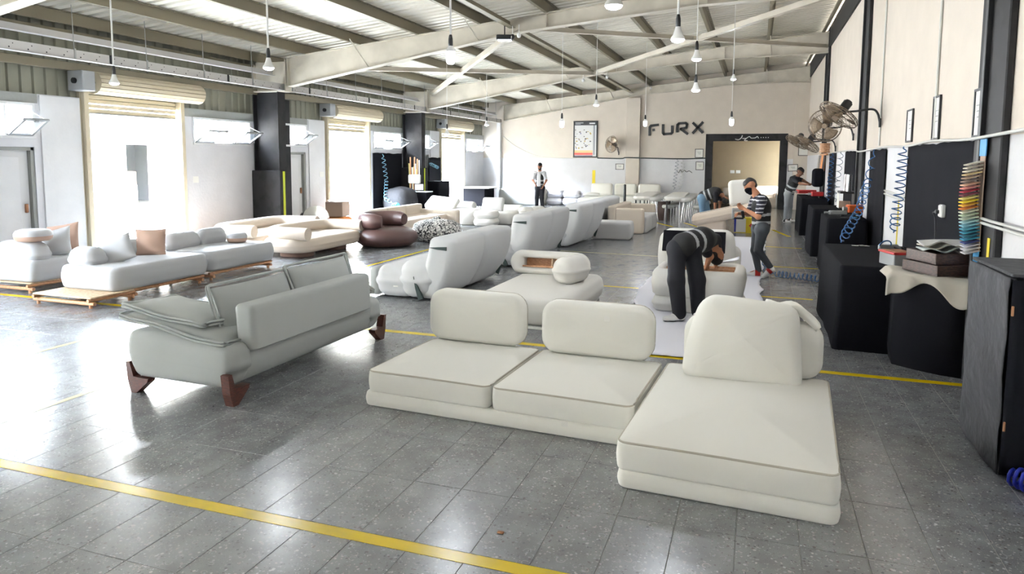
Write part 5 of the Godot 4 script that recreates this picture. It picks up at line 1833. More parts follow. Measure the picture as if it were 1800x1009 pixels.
func build_far() -> void:
	var zb := ZB
	# wall lettering FURX
	var g := thing("wall_lettering", "large black letters FURX on the far wall", "lettering", Vector3(-4.0, 2.85, zb + 0.02), 0.0)
	var glyphs := {
		"letter_f": [[[148, 245], [148, 160], [162, 146], [242, 138]], [[178, 192], [206, 189]]],
		"letter_u": [[[294, 138], [294, 222], [306, 236], [384, 231], [394, 220], [394, 152]]],
		"letter_r": [[[450, 212], [450, 140], [466, 126], [538, 122], [553, 136], [546, 172], [484, 182], [560, 234]]],
		"letter_x": [[[612, 118], [722, 226]], [[722, 112], [612, 230]]]}
	for name_ in glyphs:
		var s := begin()
		for line in glyphs[name_]:
			var pts := []
			for p in line:
				pts.append(Vector2((p[0] - 148) * 0.00372 + 0.05, (190 - p[1]) * 0.0039 + 0.19))
			stroke(s, pts, 0.098, 0.05, Vector3(0.0, 0.0, 0.0))
		commit(s, name_, M.black, g)
	g.position = Vector3(-4.27, 2.955, zb + 0.026)
	# the poster
	var p := thing("framed_poster", "tall framed tool poster with a red and orange foot on the far wall", "poster", Vector3(-6.93, 2.77, zb + 0.02))
	var pw := 1.0
	var ph := 1.5
	var im := Image.create(256, 384, false, Image.FORMAT_RGB8)
	im.fill(Color(0.9, 0.9, 0.9))
	im.fill_rect(Rect2i(0, 0, 256, 40), Color(0.12, 0.12, 0.13))
	im.fill_rect(Rect2i(14, 10, 90, 8), Color(0.75, 0.75, 0.75))
	im.fill_rect(Rect2i(14, 24, 60, 6), Color(0.7, 0.7, 0.7))
	im.fill_rect(Rect2i(170, 12, 64, 16), Color(0.85, 0.85, 0.86))
	im.fill_rect(Rect2i(0, 312, 210, 26), Color(0.93, 0.78, 0.56))
	im.fill_rect(Rect2i(0, 338, 210, 24), Color(0.85, 0.32, 0.28))
	im.fill_rect(Rect2i(0, 366, 210, 18), Color(0.38, 0.34, 0.38))
	im.fill_rect(Rect2i(214, 40, 22, 320), Color(0.62, 0.62, 0.64))
	var r := RandomNumberGenerator.new()
	r.seed = 3
	for i in 3:
		for j in 2:
			im.fill_rect(Rect2i(10 + 98 * j, 86 + 72 * i, 12, 8), Color(0.2, 0.2, 0.2))
			for q in 5:
				im.fill_rect(Rect2i(16 + 98 * j + r.randi() % 70, 104 + 72 * i + r.randi() % 36, 8 + r.randi() % 18, 4 + r.randi() % 12), [Color(0.25, 0.25, 0.27), Color(0.55, 0.5, 0.45), Color(0.7, 0.6, 0.3), Color(0.3, 0.32, 0.5)][r.randi() % 4])
	var pm := mat(Color.WHITE, 0.5)
	pm.albedo_texture = tex(im)
	var s := SurfaceTool.new()
	s.begin(Mesh.PRIMITIVE_TRIANGLES)
	var c := [Vector3(-pw / 2, -ph / 2, 0.012), Vector3(pw / 2, -ph / 2, 0.012), Vector3(pw / 2, ph / 2, 0.012), Vector3(-pw / 2, ph / 2, 0.012)]
	var uv := [Vector2(0, 1), Vector2(1, 1), Vector2(1, 0), Vector2(0, 0)]
	for i in [0, 2, 1, 0, 3, 2]:
		s.set_uv(uv[i])
		s.add_vertex(c[i])
	commit(s, "print", pm, p)
	boxed("board", Vector3.ZERO, Vector3(pw, ph, 0.02), M.paper, p, 0.0)
	s = begin()
	for y in [-ph / 2, ph / 2]:
		box(s, Vector3(0, y, 0.006), Vector3(pw + 0.06, 0.05, 0.05), 0.006)
	for x in [-pw / 2, pw / 2]:
		box(s, Vector3(x, 0, 0.006), Vector3(0.05, ph + 0.05, 0.0495), 0.006)
	commit(s, "frame", M.black, p)
	# framed certificates on the far wall
	framed("framed_paper", "small framed certificate on the white band right of the wall fan", Vector3(-5.44, 1.62, zb + 0.014), 0.35, 0.25, 0.0, 0.0, "far wall certificates")
	framed("framed_paper", "upper framed certificate left of the black doorway", Vector3(-2.205, 2.185, zb + 0.014), 0.33, 0.36, 0.0, 0.0, "far wall certificates")
	framed("framed_paper", "lower framed certificate left of the black doorway", Vector3(-2.17, 1.68, zb + 0.014), 0.32, 0.34, 0.0, 0.0, "far wall certificates")
	framed("framed_paper", "framed certificate hung slightly crooked right of the black doorway", Vector3(1.35, 1.63, zb + 0.12), 0.37, 0.27, 0.0, 0.06, "far wall certificates")
	framed("framed_paper", "empty green-edged frame on the far wall behind the fans", Vector3(1.7, 2.4, zb + 0.12), 0.36, 0.6, 0.0, 0.0, "far wall certificates")
	wall_fan("wall fan on the far wall right of the poster", Vector3(-5.72, 2.55, zb + 0.42), Vector3(-0.55, 0.1, 0.8), Vector3(-5.48, 2.3, zb + 0.03), 0.35)
	# pipe along the paint line, cable, marks
	piped("wall_hose", curve([Vector3(-6.4, 1.98, zb + 0.03), Vector3(-5.4, 1.96, zb + 0.03), Vector3(-5.17, 2.0, zb + 0.19), Vector3(-4.6, 1.99, zb + 0.19), Vector3(-3.0, 1.96, zb + 0.03), Vector3(-1.95, 1.99, zb + 0.03)], 6), 0.022, M.slit)
	tag(get_node("wall_hose"), "dark green hose run along the paint line of the far wall", "hose")
	piped("wall_cable", curve([Vector3(-10.7, 2.95, zb + 0.02), Vector3(-10.1, 2.5, zb + 0.02), Vector3(-9.2, 2.1, zb + 0.02), Vector3(-8.4, 1.98, zb + 0.02), Vector3(-7.3, 1.97, zb + 0.02)], 6), 0.012, M.pipe)
	tag(get_node("wall_cable"), "pale sagging cable on the far wall left of the poster", "cable")
	var yw := span(Vector3(-6.61, 0.59, zb + 0.002), Vector3(-6.48, 1.46, zb + 0.008), "wall_stripe", M.yellow_paint)
	tag(yw, "yellow stripe on the white band of the far wall under the poster", "stripe")
	var wr := thing("wall_writing", "dark handwritten scrawl on the white band of the far wall", "writing", Vector3(-2.78, 1.45, zb + 0.006))
	piped("scrawl", curve([Vector3(-0.3, 0.05, 0), Vector3(-0.22, -0.06, 0), Vector3(-0.16, 0.06, 0), Vector3(-0.08, -0.04, 0), Vector3(0.0, 0.04, 0), Vector3(0.1, -0.02, 0), Vector3(0.2, 0.02, 0), Vector3(0.32, -0.06, 0)], 5), 0.012, M.black, wr, 5)
	var ar := thing("door_lettering", "white handwritten lettering on the lintel of the black doorway", "lettering", Vector3(-0.28, 2.8, zb + 0.038))
	for q in [[Vector3(-0.55, -0.05, 0), Vector3(-0.42, -0.07, 0), Vector3(-0.32, 0.0, 0), Vector3(-0.28, 0.1, 0)], [Vector3(-0.28, -0.02, 0), Vector3(-0.14, -0.02, 0), Vector3(-0.02, 0.05, 0), Vector3(0.06, -0.01, 0), Vector3(0.22, 0.0, 0)], [Vector3(-0.12, -0.02, 0), Vector3(-0.2, -0.1, 0), Vector3(-0.08, -0.11, 0)], [Vector3(0.22, 0.0, 0), Vector3(0.28, 0.05, 0), Vector3(0.33, -0.02, 0)]]:
		piped("letter_stroke", curve(q, 5), 0.016, M.white_plastic, ar, 5)
	for i in 4:
		boxed("letter_dot", Vector3(0.42 + 0.09 * i, 0.01, 0), Vector3(0.03, 0.03, 0.012), M.white_plastic, ar, 0.004)
	coil("air_hose", [Vector3(-3.05, 1.94, zb + 0.1), Vector3(-3.1, 1.4, zb + 0.1), Vector3(-3.16, 0.7, zb + 0.12)], 0.07, 9, 0.009, M.hose_grey)
	coil("air_hose", [Vector3(-2.85, 1.94, zb + 0.1), Vector3(-2.82, 1.4, zb + 0.1), Vector3(-2.95, 0.7, zb + 0.12)], 0.07, 9, 0.009, M.pipe)
	tag(get_node("air_hose_006"), "grey coiled hose hanging on the far wall above the stools", "hose", "coiled air hoses")
	tag(get_node("air_hose_007"), "pale coiled hose beside the grey one on the far wall", "hose", "coiled air hoses")
	var sw := thing("wall_switch", "small white socket pair on the tan wall of the side room", "socket", Vector3(-0.85, 1.42, zb - 2.48))
	for x in [-0.12, 0.12]:
		boxed("plate", Vector3(x, 0, 0), Vector3(0.18, 0.13, 0.03), M.white_plastic, sw, 0.008)
	# side room: sofa, pillow, panels
	var ds := thing("tan_sofa", "pale tan sofa standing in the side room behind the doorway", "sofa", Vector3(-0.05, 0, zb - 1.2))
	softy("back", 1.95, 0.86, 0.3, 0.14, 0.12, M.cream, ds, at(0, 0, -0.5))
	softy("seat", 1.9, 0.42, 0.85, 0.14, 0.1, M.cream, ds, at(0, 0, 0.05))
	softy("arm", 0.24, 0.56, 0.9, 0.1, 0.1, M.cream, ds, at(0.9, 0, 0.0))
	var dp := begin()
	cushion(dp, 0.5, 0.4, 0.2, at(-1.05, 0.62, zb - 0.95, 0.3, 0.8))
	tag(commit(dp, "scatter_pillow", M.cream), "cream pillow at the left end of the tan sofa in the side room", "pillow")
	for i in 3:
		var bd := boxed("leaning_board", Vector3(1.0 - 0.09 * i, 0.35, zb - 0.6 - 0.1 * i), Vector3(0.03, 0.7, 0.4), M.frame_white, self, 0.004, at(0, 0, 0))
		tag(bd, ["front", "middle", "rear"][i] + " of three pale boards standing by the tan sofa", "board", "boards in the side room")
	# white sofa along the far wall behind the looking-up man
	var wb := thing("white_bench_sofa", "long plain white block sofa along the far wall, left of the man", "sofa", Vector3(-9.33, 0, zb + 1.15))
	softy("block", 1.9, 0.66, 1.0, 0.1, 0.08, M.offwhite, wb, at(0, 0, 0), 0.0, 0.01)
	var wt := thing("tufted_sofa", "white sofa of stacked tufted rolls along the far wall, right of the man", "sofa", Vector3(-7.65, 0, zb + 0.75))
	for i in 2:
		for j in 2:
			softy("roll", 0.68, 0.31, 0.8 - 0.1 * j, 0.14, 0.13, M.sheet, wt, at(-0.35 + 0.7 * i, 0.3 * j, -0.05 * j), 0.0, 0.015)
	var cs := thing("cream_corner_sofa", "cream corner sofa with upright cushions by the far wall", "sofa", Vector3(-5.1, 0, zb + 0.9))
	softy("seat", 3.0, 0.44, 1.2, 0.12, 0.08, M.ivory, cs, at(0, 0, 0.2))
	for i in 3:
		softy("back_pad", 0.9, 0.5, 0.22, 0.12, 0.09, M.ivory, cs, at(-0.95 + 0.98 * i, 0.43, -0.25, 0.0, -0.1))
	softy("chaise_seat", 0.9, 0.42, 1.3, 0.12, 0.08, M.ivory, cs, at(-1.0, 0, 1.4))
	var cp := begin()
	cushion(cp, 0.6, 0.45, 0.16, at(-4.25, 0.51, zb + 1.35, 0.3, 0.15))
	tag(commit(cp, "scatter_pillow", M.offwhite), "off-white pillow lying flat on the cream corner sofa", "pillow")
	var cq := begin()
	cushion(cq, 0.7, 0.5, 0.14, at(-6.3, 0.5, zb + 1.5, 0.2, 0.12))
	tag(commit(cq, "scatter_pillow", M.ivory), "ivory pillow on the left end of the cream corner sofa", "pillow")
	var bp := thing("black_stand", "narrow black upright stand before the cream corner sofa", "stand", Vector3(-4.6, 0, -26.2))
	softy("post", 0.1, 1.0, 0.1, 0.045, 0.04, M.black, bp)
	# long tables and stools
	for i in 2:
		var x0 := -3.3 + 0.95 * i
		var t := thing("slab_table", ["left", "right"][i] + " of two long white slab tables near the far wall", "table", Vector3(x0, 0, -21.8), 0.03)
		softy("slab", 0.6, 0.13, 3.6, 0.25, 0.06, M.offwhite, t, at(0, 0.66, -1.8))
		for x in [-0.2, 0.2]:
			for z in [-0.2, -1.3, -2.4, -3.4]:
				rod("leg", Vector3(x, 0, z), Vector3(x, 0.69, z), 0.022, M.chrome if x > 0 else M.black, t, 8)
		for j in 4:
			var st := thing("round_stool", ["left", "right"][i] + " table stool with a thick grey seat, " + ["nearest", "second", "third", "farthest"][j] + " in its row", "stool", Vector3(x0 + 0.74, 0, -22.4 - 0.85 * j), 0.0, "round stools")
			softy("seat", 0.38, 0.11, 0.38, 0.185, 0.05, M.light_grey, st, at(0, 0.4, 0))
			for a in 4:
				rod("leg", Vector3(0.13 * cos(a * PI / 2 + 0.7), 0, 0.13 * sin(a * PI / 2 + 0.7)), Vector3(0.11 * cos(a * PI / 2 + 0.7), 0.41, 0.11 * sin(a * PI / 2 + 0.7)), 0.014, M.chrome, st, 8)
		for j in 5:
			var hs := thing("bar_stool", ["left", "right"][i] + " table high round stool, " + ["nearest", "second", "third", "fourth", "farthest"][j] + " along the slab", "stool", Vector3(x0 + 0.36, 0, -22.0 - 0.78 * j), 0.0, "high round stools")
			softy("seat", 0.36, 0.13, 0.36, 0.175, 0.06, M.light_grey, hs, at(0, 0.63, 0))
			for a in 3:
				rod("leg", Vector3(0.15 * cos(a * TAU / 3 + 0.4), 0, 0.15 * sin(a * TAU / 3 + 0.4)), Vector3(0.06 * cos(a * TAU / 3 + 0.4), 0.64, 0.06 * sin(a * TAU / 3 + 0.4)), 0.014, M.chrome, hs, 6)
	var dk := boxed("dark_base_box", Vector3(-2.72, 0.3, -22.6), Vector3(0.34, 0.6, 0.3), M.brown, self, 0.006)
	tag(dk, "dark brown box standing under the near end of the right table", "box")
	# left: white modular group
	var wg := thing("roll_modular_sofa", "white modular sofa with tilted flap, left one of two", "sofa", Vector3(-8.85, 0, -19.2))
	softy("arm_block", 0.62, 0.44, 0.62, 0.2, 0.14, M.offwhite, wg, at(-0.25, 0, 0.0), 0.0, 0.02)
	softy("end_roll", 0.36, 0.46, 0.5, 0.16, 0.13, M.offwhite, wg, at(0.22, 0, 0.12), 0.0, 0.02)
	softy("seat", 0.72, 0.4, 1.1, 0.18, 0.1, M.offwhite, wg, at(0.2, 0, -0.8), 0.01, 0.015)
	softy("flap", 0.95, 0.16, 0.75, 0.1, 0.07, M.offwhite, wg, at(-0.25, 0.47, -0.6, 0.1, 0.35, -0.1))
	softy("back_roll", 0.8, 0.56, 0.3, 0.14, 0.13, M.offwhite, wg, at(0.1, 0, -1.5))
	var wh := thing("roll_modular_sofa", "white modular sofa with split arm roll and upright flap, right one of two", "sofa", Vector3(-7.5, 0, -19.1))
	softy("arm_block", 0.62, 0.46, 0.8, 0.22, 0.15, M.offwhite, wh, at(-0.32, 0, 0.1), 0.0, 0.02)
	softy("lower_roll", 0.6, 0.225, 0.7, 0.16, 0.07, M.offwhite, wh, at(0.22, 0, 0.25), 0.0, 0.015)
	softy("upper_roll", 0.6, 0.225, 0.7, 0.16, 0.08, M.offwhite, wh, at(0.22, 0.21, 0.25), 0.0, 0.015)
	softy("seat", 0.7, 0.38, 1.0, 0.18, 0.1, M.offwhite, wh, at(0.5, 0, -0.6), 0.01, 0.015)
	softy("flap", 0.66, 0.46, 0.18, 0.08, 0.07, M.light_grey, wh, at(0.2, 0.36, -0.25, 0.1, -0.55))
	softy("back_roll", 0.9, 0.52, 0.3, 0.14, 0.13, M.offwhite, wh, at(0.4, 0, -1.25))
	var wi := thing("low_chaise", "low white chaise block with a double roll on top, before the looking-up man", "chaise", Vector3(-6.1, 0, -19.6), 0.0)
	softy("block", 0.95, 0.3, 1.3, 0.14, 0.1, M.offwhite, wi, at(-0.05, 0, -0.2), 0.01, 0.015)
	for j in 2:
		softy("top_roll", 0.3, 0.22, 0.48, 0.13, 0.1, M.offwhite, wi, at(-0.2 + 0.2 * j, 0.3, 0.1 - 0.5 * j, -0.4), 0.0, 0.01)
	# long beige sofa behind the brown chair
	var lb := thing("long_beige_sofa", "long beige sofa with flat back panels behind the brown leather chair", "sofa", Vector3(-8.85, 0, -13.9), 0.0)
	for j in 3:
		softy("back_panel", 0.22, 0.64, 0.98, 0.05, 0.04, M.beige, lb, at(0, 0, -0.5 - 1.0 * j))
	softy("seat", 0.9, 0.38, 2.9, 0.08, 0.07, M.cream, lb, at(0.5, 0, -1.45))
	softy("far_arm", 1.25, 0.5, 0.26, 0.07, 0.06, M.beige, lb, at(0.62, 0, -2.95))
	lb.position = Vector3(-9.0, 0, -15.0)
	# left wall: black cloths and heaps
	drape("wall_cloth", "black cloth under the middle bay windows on the left wall", "wall cloth", -19.9, -21.85, 0.15, 2.08, M.black_cloth, XL, 6)
	drape("wall_cloth", "black cloth by the far roller door on the left wall", "wall cloth", -23.9, -25.0, 0.1, 1.95, M.black_cloth, XL + 0.035, 7)
	var hp := thing("covered_heap", "heap under black cloth by the left wall, past the middle roller door", "heap", Vector3(-11.0, 0, -20.65))
	softy("cloth_cover", 0.9, 0.95, 1.15, 0.35, 0.3, M.creased, hp, at(0, 0, 0), 0.05, 0.03)
	var bx := thing("black_box_screen", "black cloth-covered box standing past the middle left column", "box", Vector3(-11.05, 0, -23.4))
	softy("cover", 0.75, 1.1, 1.0, 0.06, 0.03, M.black_cloth, bx)
	var lt := thing("small_side_table", "small dark stand with a pale top by the middle left column", "side table", Vector3(-10.7, 0, -21.52))
	boxed("top", Vector3(0, 0.8, 0), Vector3(0.7, 0.03, 0.44), M.frame_white, lt, 0.004)
	boxed("body", Vector3(0, 0.39, 0), Vector3(0.6, 0.78, 0.4), M.black_cloth, lt, 0.006)
	framed("framed_paper", "framed paper propped on the small stand by the left column", Vector3(-10.75, 0.95, -21.5), 0.32, 0.24, 0.4, 0.0, "propped paper")
	var st2 := thing("stick_bundle", "bundle of yellow sticks and rolls against the middle left column", "bundle", Vector3(-10.95, 0.8, -21.55))
	for j in 9:
		rod("stick", Vector3(-0.16 + 0.04 * j, 0.01, 0.05 * sin(j * 2.1)), Vector3(-0.18 + 0.045 * j, 0.95 + 0.22 * sin(j * 1.9), 0.04 * cos(j)), 0.022, [M.yellow_worn, M.pine, M.paper][j % 3], st2, 7)
	boxed("wrap", Vector3(0.02, 0.42, 0.03), Vector3(0.42, 0.3, 0.16), M.paper, st2, 0.03)
	hose_left()
	# cutting table
	var ct := thing("cutting_table", "black table with a pale top in the far left corner", "table", Vector3(-10.85, 0, -27.2))
	boxed("body", Vector3(0, 0.36, 0), Vector3(0.95, 0.72, 1.1), M.black_cloth, ct, 0.01)
	boxed("top", Vector3(0, 0.735, 0), Vector3(1.4, 0.03, 1.5), M.frame_white, ct, 0.005)
	# boxes by the middle roller door
	var cb := thing("carton", "pinkish cardboard box by the middle roller door", "box", Vector3(-11.0, 0.3, -16.95), 0.15)
	boxed("sides", Vector3(0, 0.2, 0), Vector3(0.5, 0.4, 0.5), M.cardboard, cb, 0.006)
	for x in [-0.2, 0.2]:
		boxed("flap", Vector3(x, 0.41, 0), Vector3(0.16, 0.006, 0.48), M.cardboard, cb, 0.0, at(0, 0, 0, 0, 0, 0.12 * signf(x)))
	var ob := thing("orange_cushion_roll", "orange brown rolled bundle under the cardboard box", "bundle", Vector3(-10.95, 0, -16.95), 0.0)
	softy("roll", 0.62, 0.29, 0.56, 0.14, 0.12, M.orange, ob)
	var gb := thing("plastic_bag", "black plastic bag heap beside the near left column", "bag", Vector3(-11.0, 0, -15.75))
	var nz := FastNoiseLite.new()
	nz.seed = 8
	nz.frequency = 3.0
	softy("bag", 0.6, 0.55, 0.6, 0.28, 0.22, M.black_shiny, gb, Transform3D(), 0.03, 0.03, func(v: Vector3) -> Vector3: return v * (1.0 + 0.16 * nz.get_noise_3d(v.x, v.y, v.z)))
	var rc := thing("round_back_chair", "cream chair with a round back seen past the roll sofas", "chair", Vector3(-10.55, 0, -15.3), 0.3)
	var ring := PackedVector2Array()
	for j in 17:
		ring.append(Vector2(0.32 * cos(PI * j / 16), 0.32 * sin(PI * j / 16)))
	s = begin()
	prism(s, ring, 0.14, at(0, 0.38, 0), true)
	commit(s, "round_back", M.ivory, rc)
	softy("seat", 0.66, 0.4, 0.6, 0.12, 0.08, M.ivory, rc, at(0, 0, 0.3))
	var pt := thing("wood_pallet", "orange brown wooden pallet edge against the left wall behind the roll sofa", "pallet", Vector3(-11.2, 0, -13.0))
	for j in 5:
		boxed("slat", Vector3(-0.25 + 0.14 * j, 0.13, 0), Vector3(0.1, 0.02, 1.9), M.pine, pt, 0.003)
	for j in 3:
		boxed("bearer", Vector3(0.03, 0.06, -0.85 + 0.85 * j), Vector3(0.66, 0.12, 0.1), M.pine, pt, 0.004)
	# specks on the floor
	var ch := boxed("wood_chip", Vector3(-1.16, 0.004, -3.21), Vector3(0.035, 0.008, 0.02), M.rust, self, 0.003, at(0, 0, 0))
	tag(ch, "small brown chip on the floor before the front sofas", "debris")
	# papers taped up on the left wall
	for q in [[Vector3(XL + 0.003, 1.42, -12.35), 0.16, "paper notice taped beside the near roller door"], [Vector3(XL + 0.034, 1.45, -17.05), 0.2, "paper notice taped on the white panel by the middle roller door"]]:
		var n := boxed("wall_notice", q[0], Vector3(0.003, 0.14, q[1]), M.paper, self, 0.0)
		tag(n, q[2], "notice")

func hose_left() -> void:
	var o := coil("air_hose", [Vector3(XL + 0.12, 2.05, -20.35), Vector3(XL + 0.16, 1.2, -20.5), Vector3(-11.2, 0.62, -20.0), Vector3(-10.9, 0.5, -19.9)], 0.06, 14, 0.011, M.hose_pale)
	tag(o, "pale blue coiled hose on the black cloth of the left wall", "hose", "coiled air hoses")
	var p := coil("air_hose", [Vector3(-10.7, 1.75, -22.2), Vector3(-10.72, 1.6, -22.9), Vector3(XL + 0.5, 1.62, -23.6)], 0.05, 12, 0.01, M.hose_pale)
	tag(p, "pale blue coiled hose slung past the middle left column", "hose", "coiled air hoses")
	var c := coil("cyan_hose_bunch", [Vector3(-10.75, 0.42, -19.6), Vector3(-10.65, 0.45, -19.75), Vector3(-10.55, 0.42, -19.6)], 0.07, 8, 0.018, M.cyan)
	tag(c, "bunched bright blue hose by the heap on the left wall", "hose")
	var b := thing("low_grey_block", "low grey block standing by the black cloth on the left", "block", Vector3(-10.75, 0, -19.9))
	softy("block", 0.7, 0.34, 0.9, 0.08, 0.05, M.grey_cloth, b)

# ---------------------------------------------------------------- people
# a body is the smooth union of tapered capsules, meshed with surface nets
func field_mesh(s: SurfaceTool, caps: Array, cell: float, blend: float, tint: Variant) -> void:
	var lo := Vector3.INF
	var hi := -Vector3.INF
	for c in caps:
		var r: float = maxf(c[2], c[3]) + cell * 2.0
		for p: Vector3 in [c[0], c[1]]:
			lo = lo.min(p - Vector3.ONE * r)
			hi = hi.max(p + Vector3.ONE * r)
	var n := Vector3i(((hi - lo) / cell).ceil()) + Vector3i.ONE
	var f := PackedFloat32Array()
	f.resize(n.x * n.y * n.z)
	f.fill(9.0)
	var sy := n.x
	var sz := n.x * n.y
	for c in caps:
		var a: Vector3 = c[0]
		var b: Vector3 = c[1]
		var ra: float = c[2]
		var rb: float = c[3]
		var m := maxf(ra, rb) + blend + cell * 2.0
		var l := Vector3i(((a.min(b) - Vector3.ONE * m - lo) / cell).floor()).max(Vector3i.ZERO)
		var h := Vector3i(((a.max(b) + Vector3.ONE * m - lo) / cell).ceil()).min(n - Vector3i.ONE)
		var ab := b - a
		var dd := maxf(ab.length_squared(), 1e-8)
		for k in range(l.z, h.z + 1):
			for j in range(l.y, h.y + 1):
				var row := j * sy + k * sz
				for i in range(l.x, h.x + 1):
					var p := lo + Vector3(i, j, k) * cell
					var t := clampf((p - a).dot(ab) / dd, 0.0, 1.0)
					var d := p.distance_to(a + ab * t) - lerpf(ra, rb, t)
					var v := f[row + i]
					if v > 8.0:
						f[row + i] = d
					else:
						var w := clampf(0.5 + 0.5 * (v - d) / blend, 0.0, 1.0)
						f[row + i] = lerpf(v, d, w) - blend * w * (1.0 - w)
	var verts := {}
	var pos := PackedVector3Array()
	for k in n.z - 1:
		for j in n.y - 1:
			for i in n.x - 1:
				var o := i + j * sy + k * sz
				var v0 := f[o]
				if v0 > cell * 3.0:
					continue
				var e := [v0, f[o + 1], f[o + sy], f[o + sy + 1], f[o + sz], f[o + sz + 1], f[o + sy + sz], f[o + sy + sz + 1]]
				var neg := 0
				for q in e:
					if q < 0.0:
						neg += 1
				if neg == 0 or neg == 8:
					continue
				var sum := Vector3.ZERO
				var cnt := 0
				for pr in [[0, 1], [2, 3], [4, 5], [6, 7], [0, 2], [1, 3], [4, 6], [5, 7], [0, 4], [1, 5], [2, 6], [3, 7]]:
					var va: float = e[pr[0]]
					var vb: float = e[pr[1]]
					if (va < 0.0) != (vb < 0.0):
						var t := va / (va - vb)
						var pa := Vector3(pr[0] & 1, (pr[0] >> 1) & 1, pr[0] >> 2)
						var pb := Vector3(pr[1] & 1, (pr[1] >> 1) & 1, pr[1] >> 2)
						sum += pa.lerp(pb, t)
						cnt += 1
				verts[o] = pos.size()
				pos.append(lo + (Vector3(i, j, k) + sum / cnt) * cell)
	s.set_smooth_group(0)
	for o: int in verts:
		var steps := [[1, sy, sz], [sy, sz, 1], [sz, 1, sy]]
		for st in steps:
			var va := f[o]
			var vb := f[o + st[0]]
			if (va < 0.0) == (vb < 0.0):
				continue
			var o1: int = o - st[1]
			var o2: int = o - st[2]
			var o3: int = o - st[1] - st[2]
			if not (verts.has(o1) and verts.has(o2) and verts.has(o3)):
				continue
			var q := [verts[o], verts[o1], verts[o3], verts[o2]]
			if vb < 0.0:
				q = [verts[o], verts[o2], verts[o3], verts[o1]]
			var pp := [pos[q[0]], pos[q[1]], pos[q[2]], pos[q[3]]]
			for idx in [0, 2, 1, 0, 3, 2]:
				if tint != null:
					var c: Color = tint.call(pp[idx])
					s.set_color(c.srgb_to_linear())
				s.add_vertex(pp[idx])

func hand_caps(wrist: Vector3, fingers: Vector3, thumb_side: Vector3, curl: float, k: float) -> Array:
	# palm and five bent fingers; fingers is the direction they point, thumb_side where the thumb leaves
	var f := fingers.normalized()
	var t := (thumb_side - f * thumb_side.dot(f)).normalized()
	var nrm := f.cross(t)
	var out := []
	var palm := wrist + f * 0.085 * k
	for q in [-1.0, -0.33, 0.33, 1.0]:
		var root: Vector3 = palm + t * 0.03 * q * k
		out.append([wrist + t * 0.014 * q * k, root, 0.016 * k, 0.013 * k])
		var l: float = [0.058, 0.07, 0.078, 0.072][[-1.0, -0.33, 0.33, 1.0].find(q)] * k
		var d1 := (f + nrm * curl * 0.6).normalized()
		var d2 := (f * (1.0 - curl * 0.8) + nrm * curl * 1.4).normalized()
		var m := root + d1 * l * 0.5
		out.append([root, m, 0.0105 * k, 0.009 * k])
		out.append([m, m + d2 * l * 0.55, 0.009 * k, 0.0075 * k])
	var tr := wrist + f * 0.025 * k + t * 0.026 * k
	var tm := tr + (t * 0.8 + f * 0.8 + nrm * 0.3).normalized() * 0.04 * k
	out.append([tr, tm, 0.013 * k, 0.0105 * k])
	out.append([tm, tm + (f + nrm * 0.5 * curl).normalized() * 0.034 * k, 0.0105 * k, 0.0085 * k])
	return out

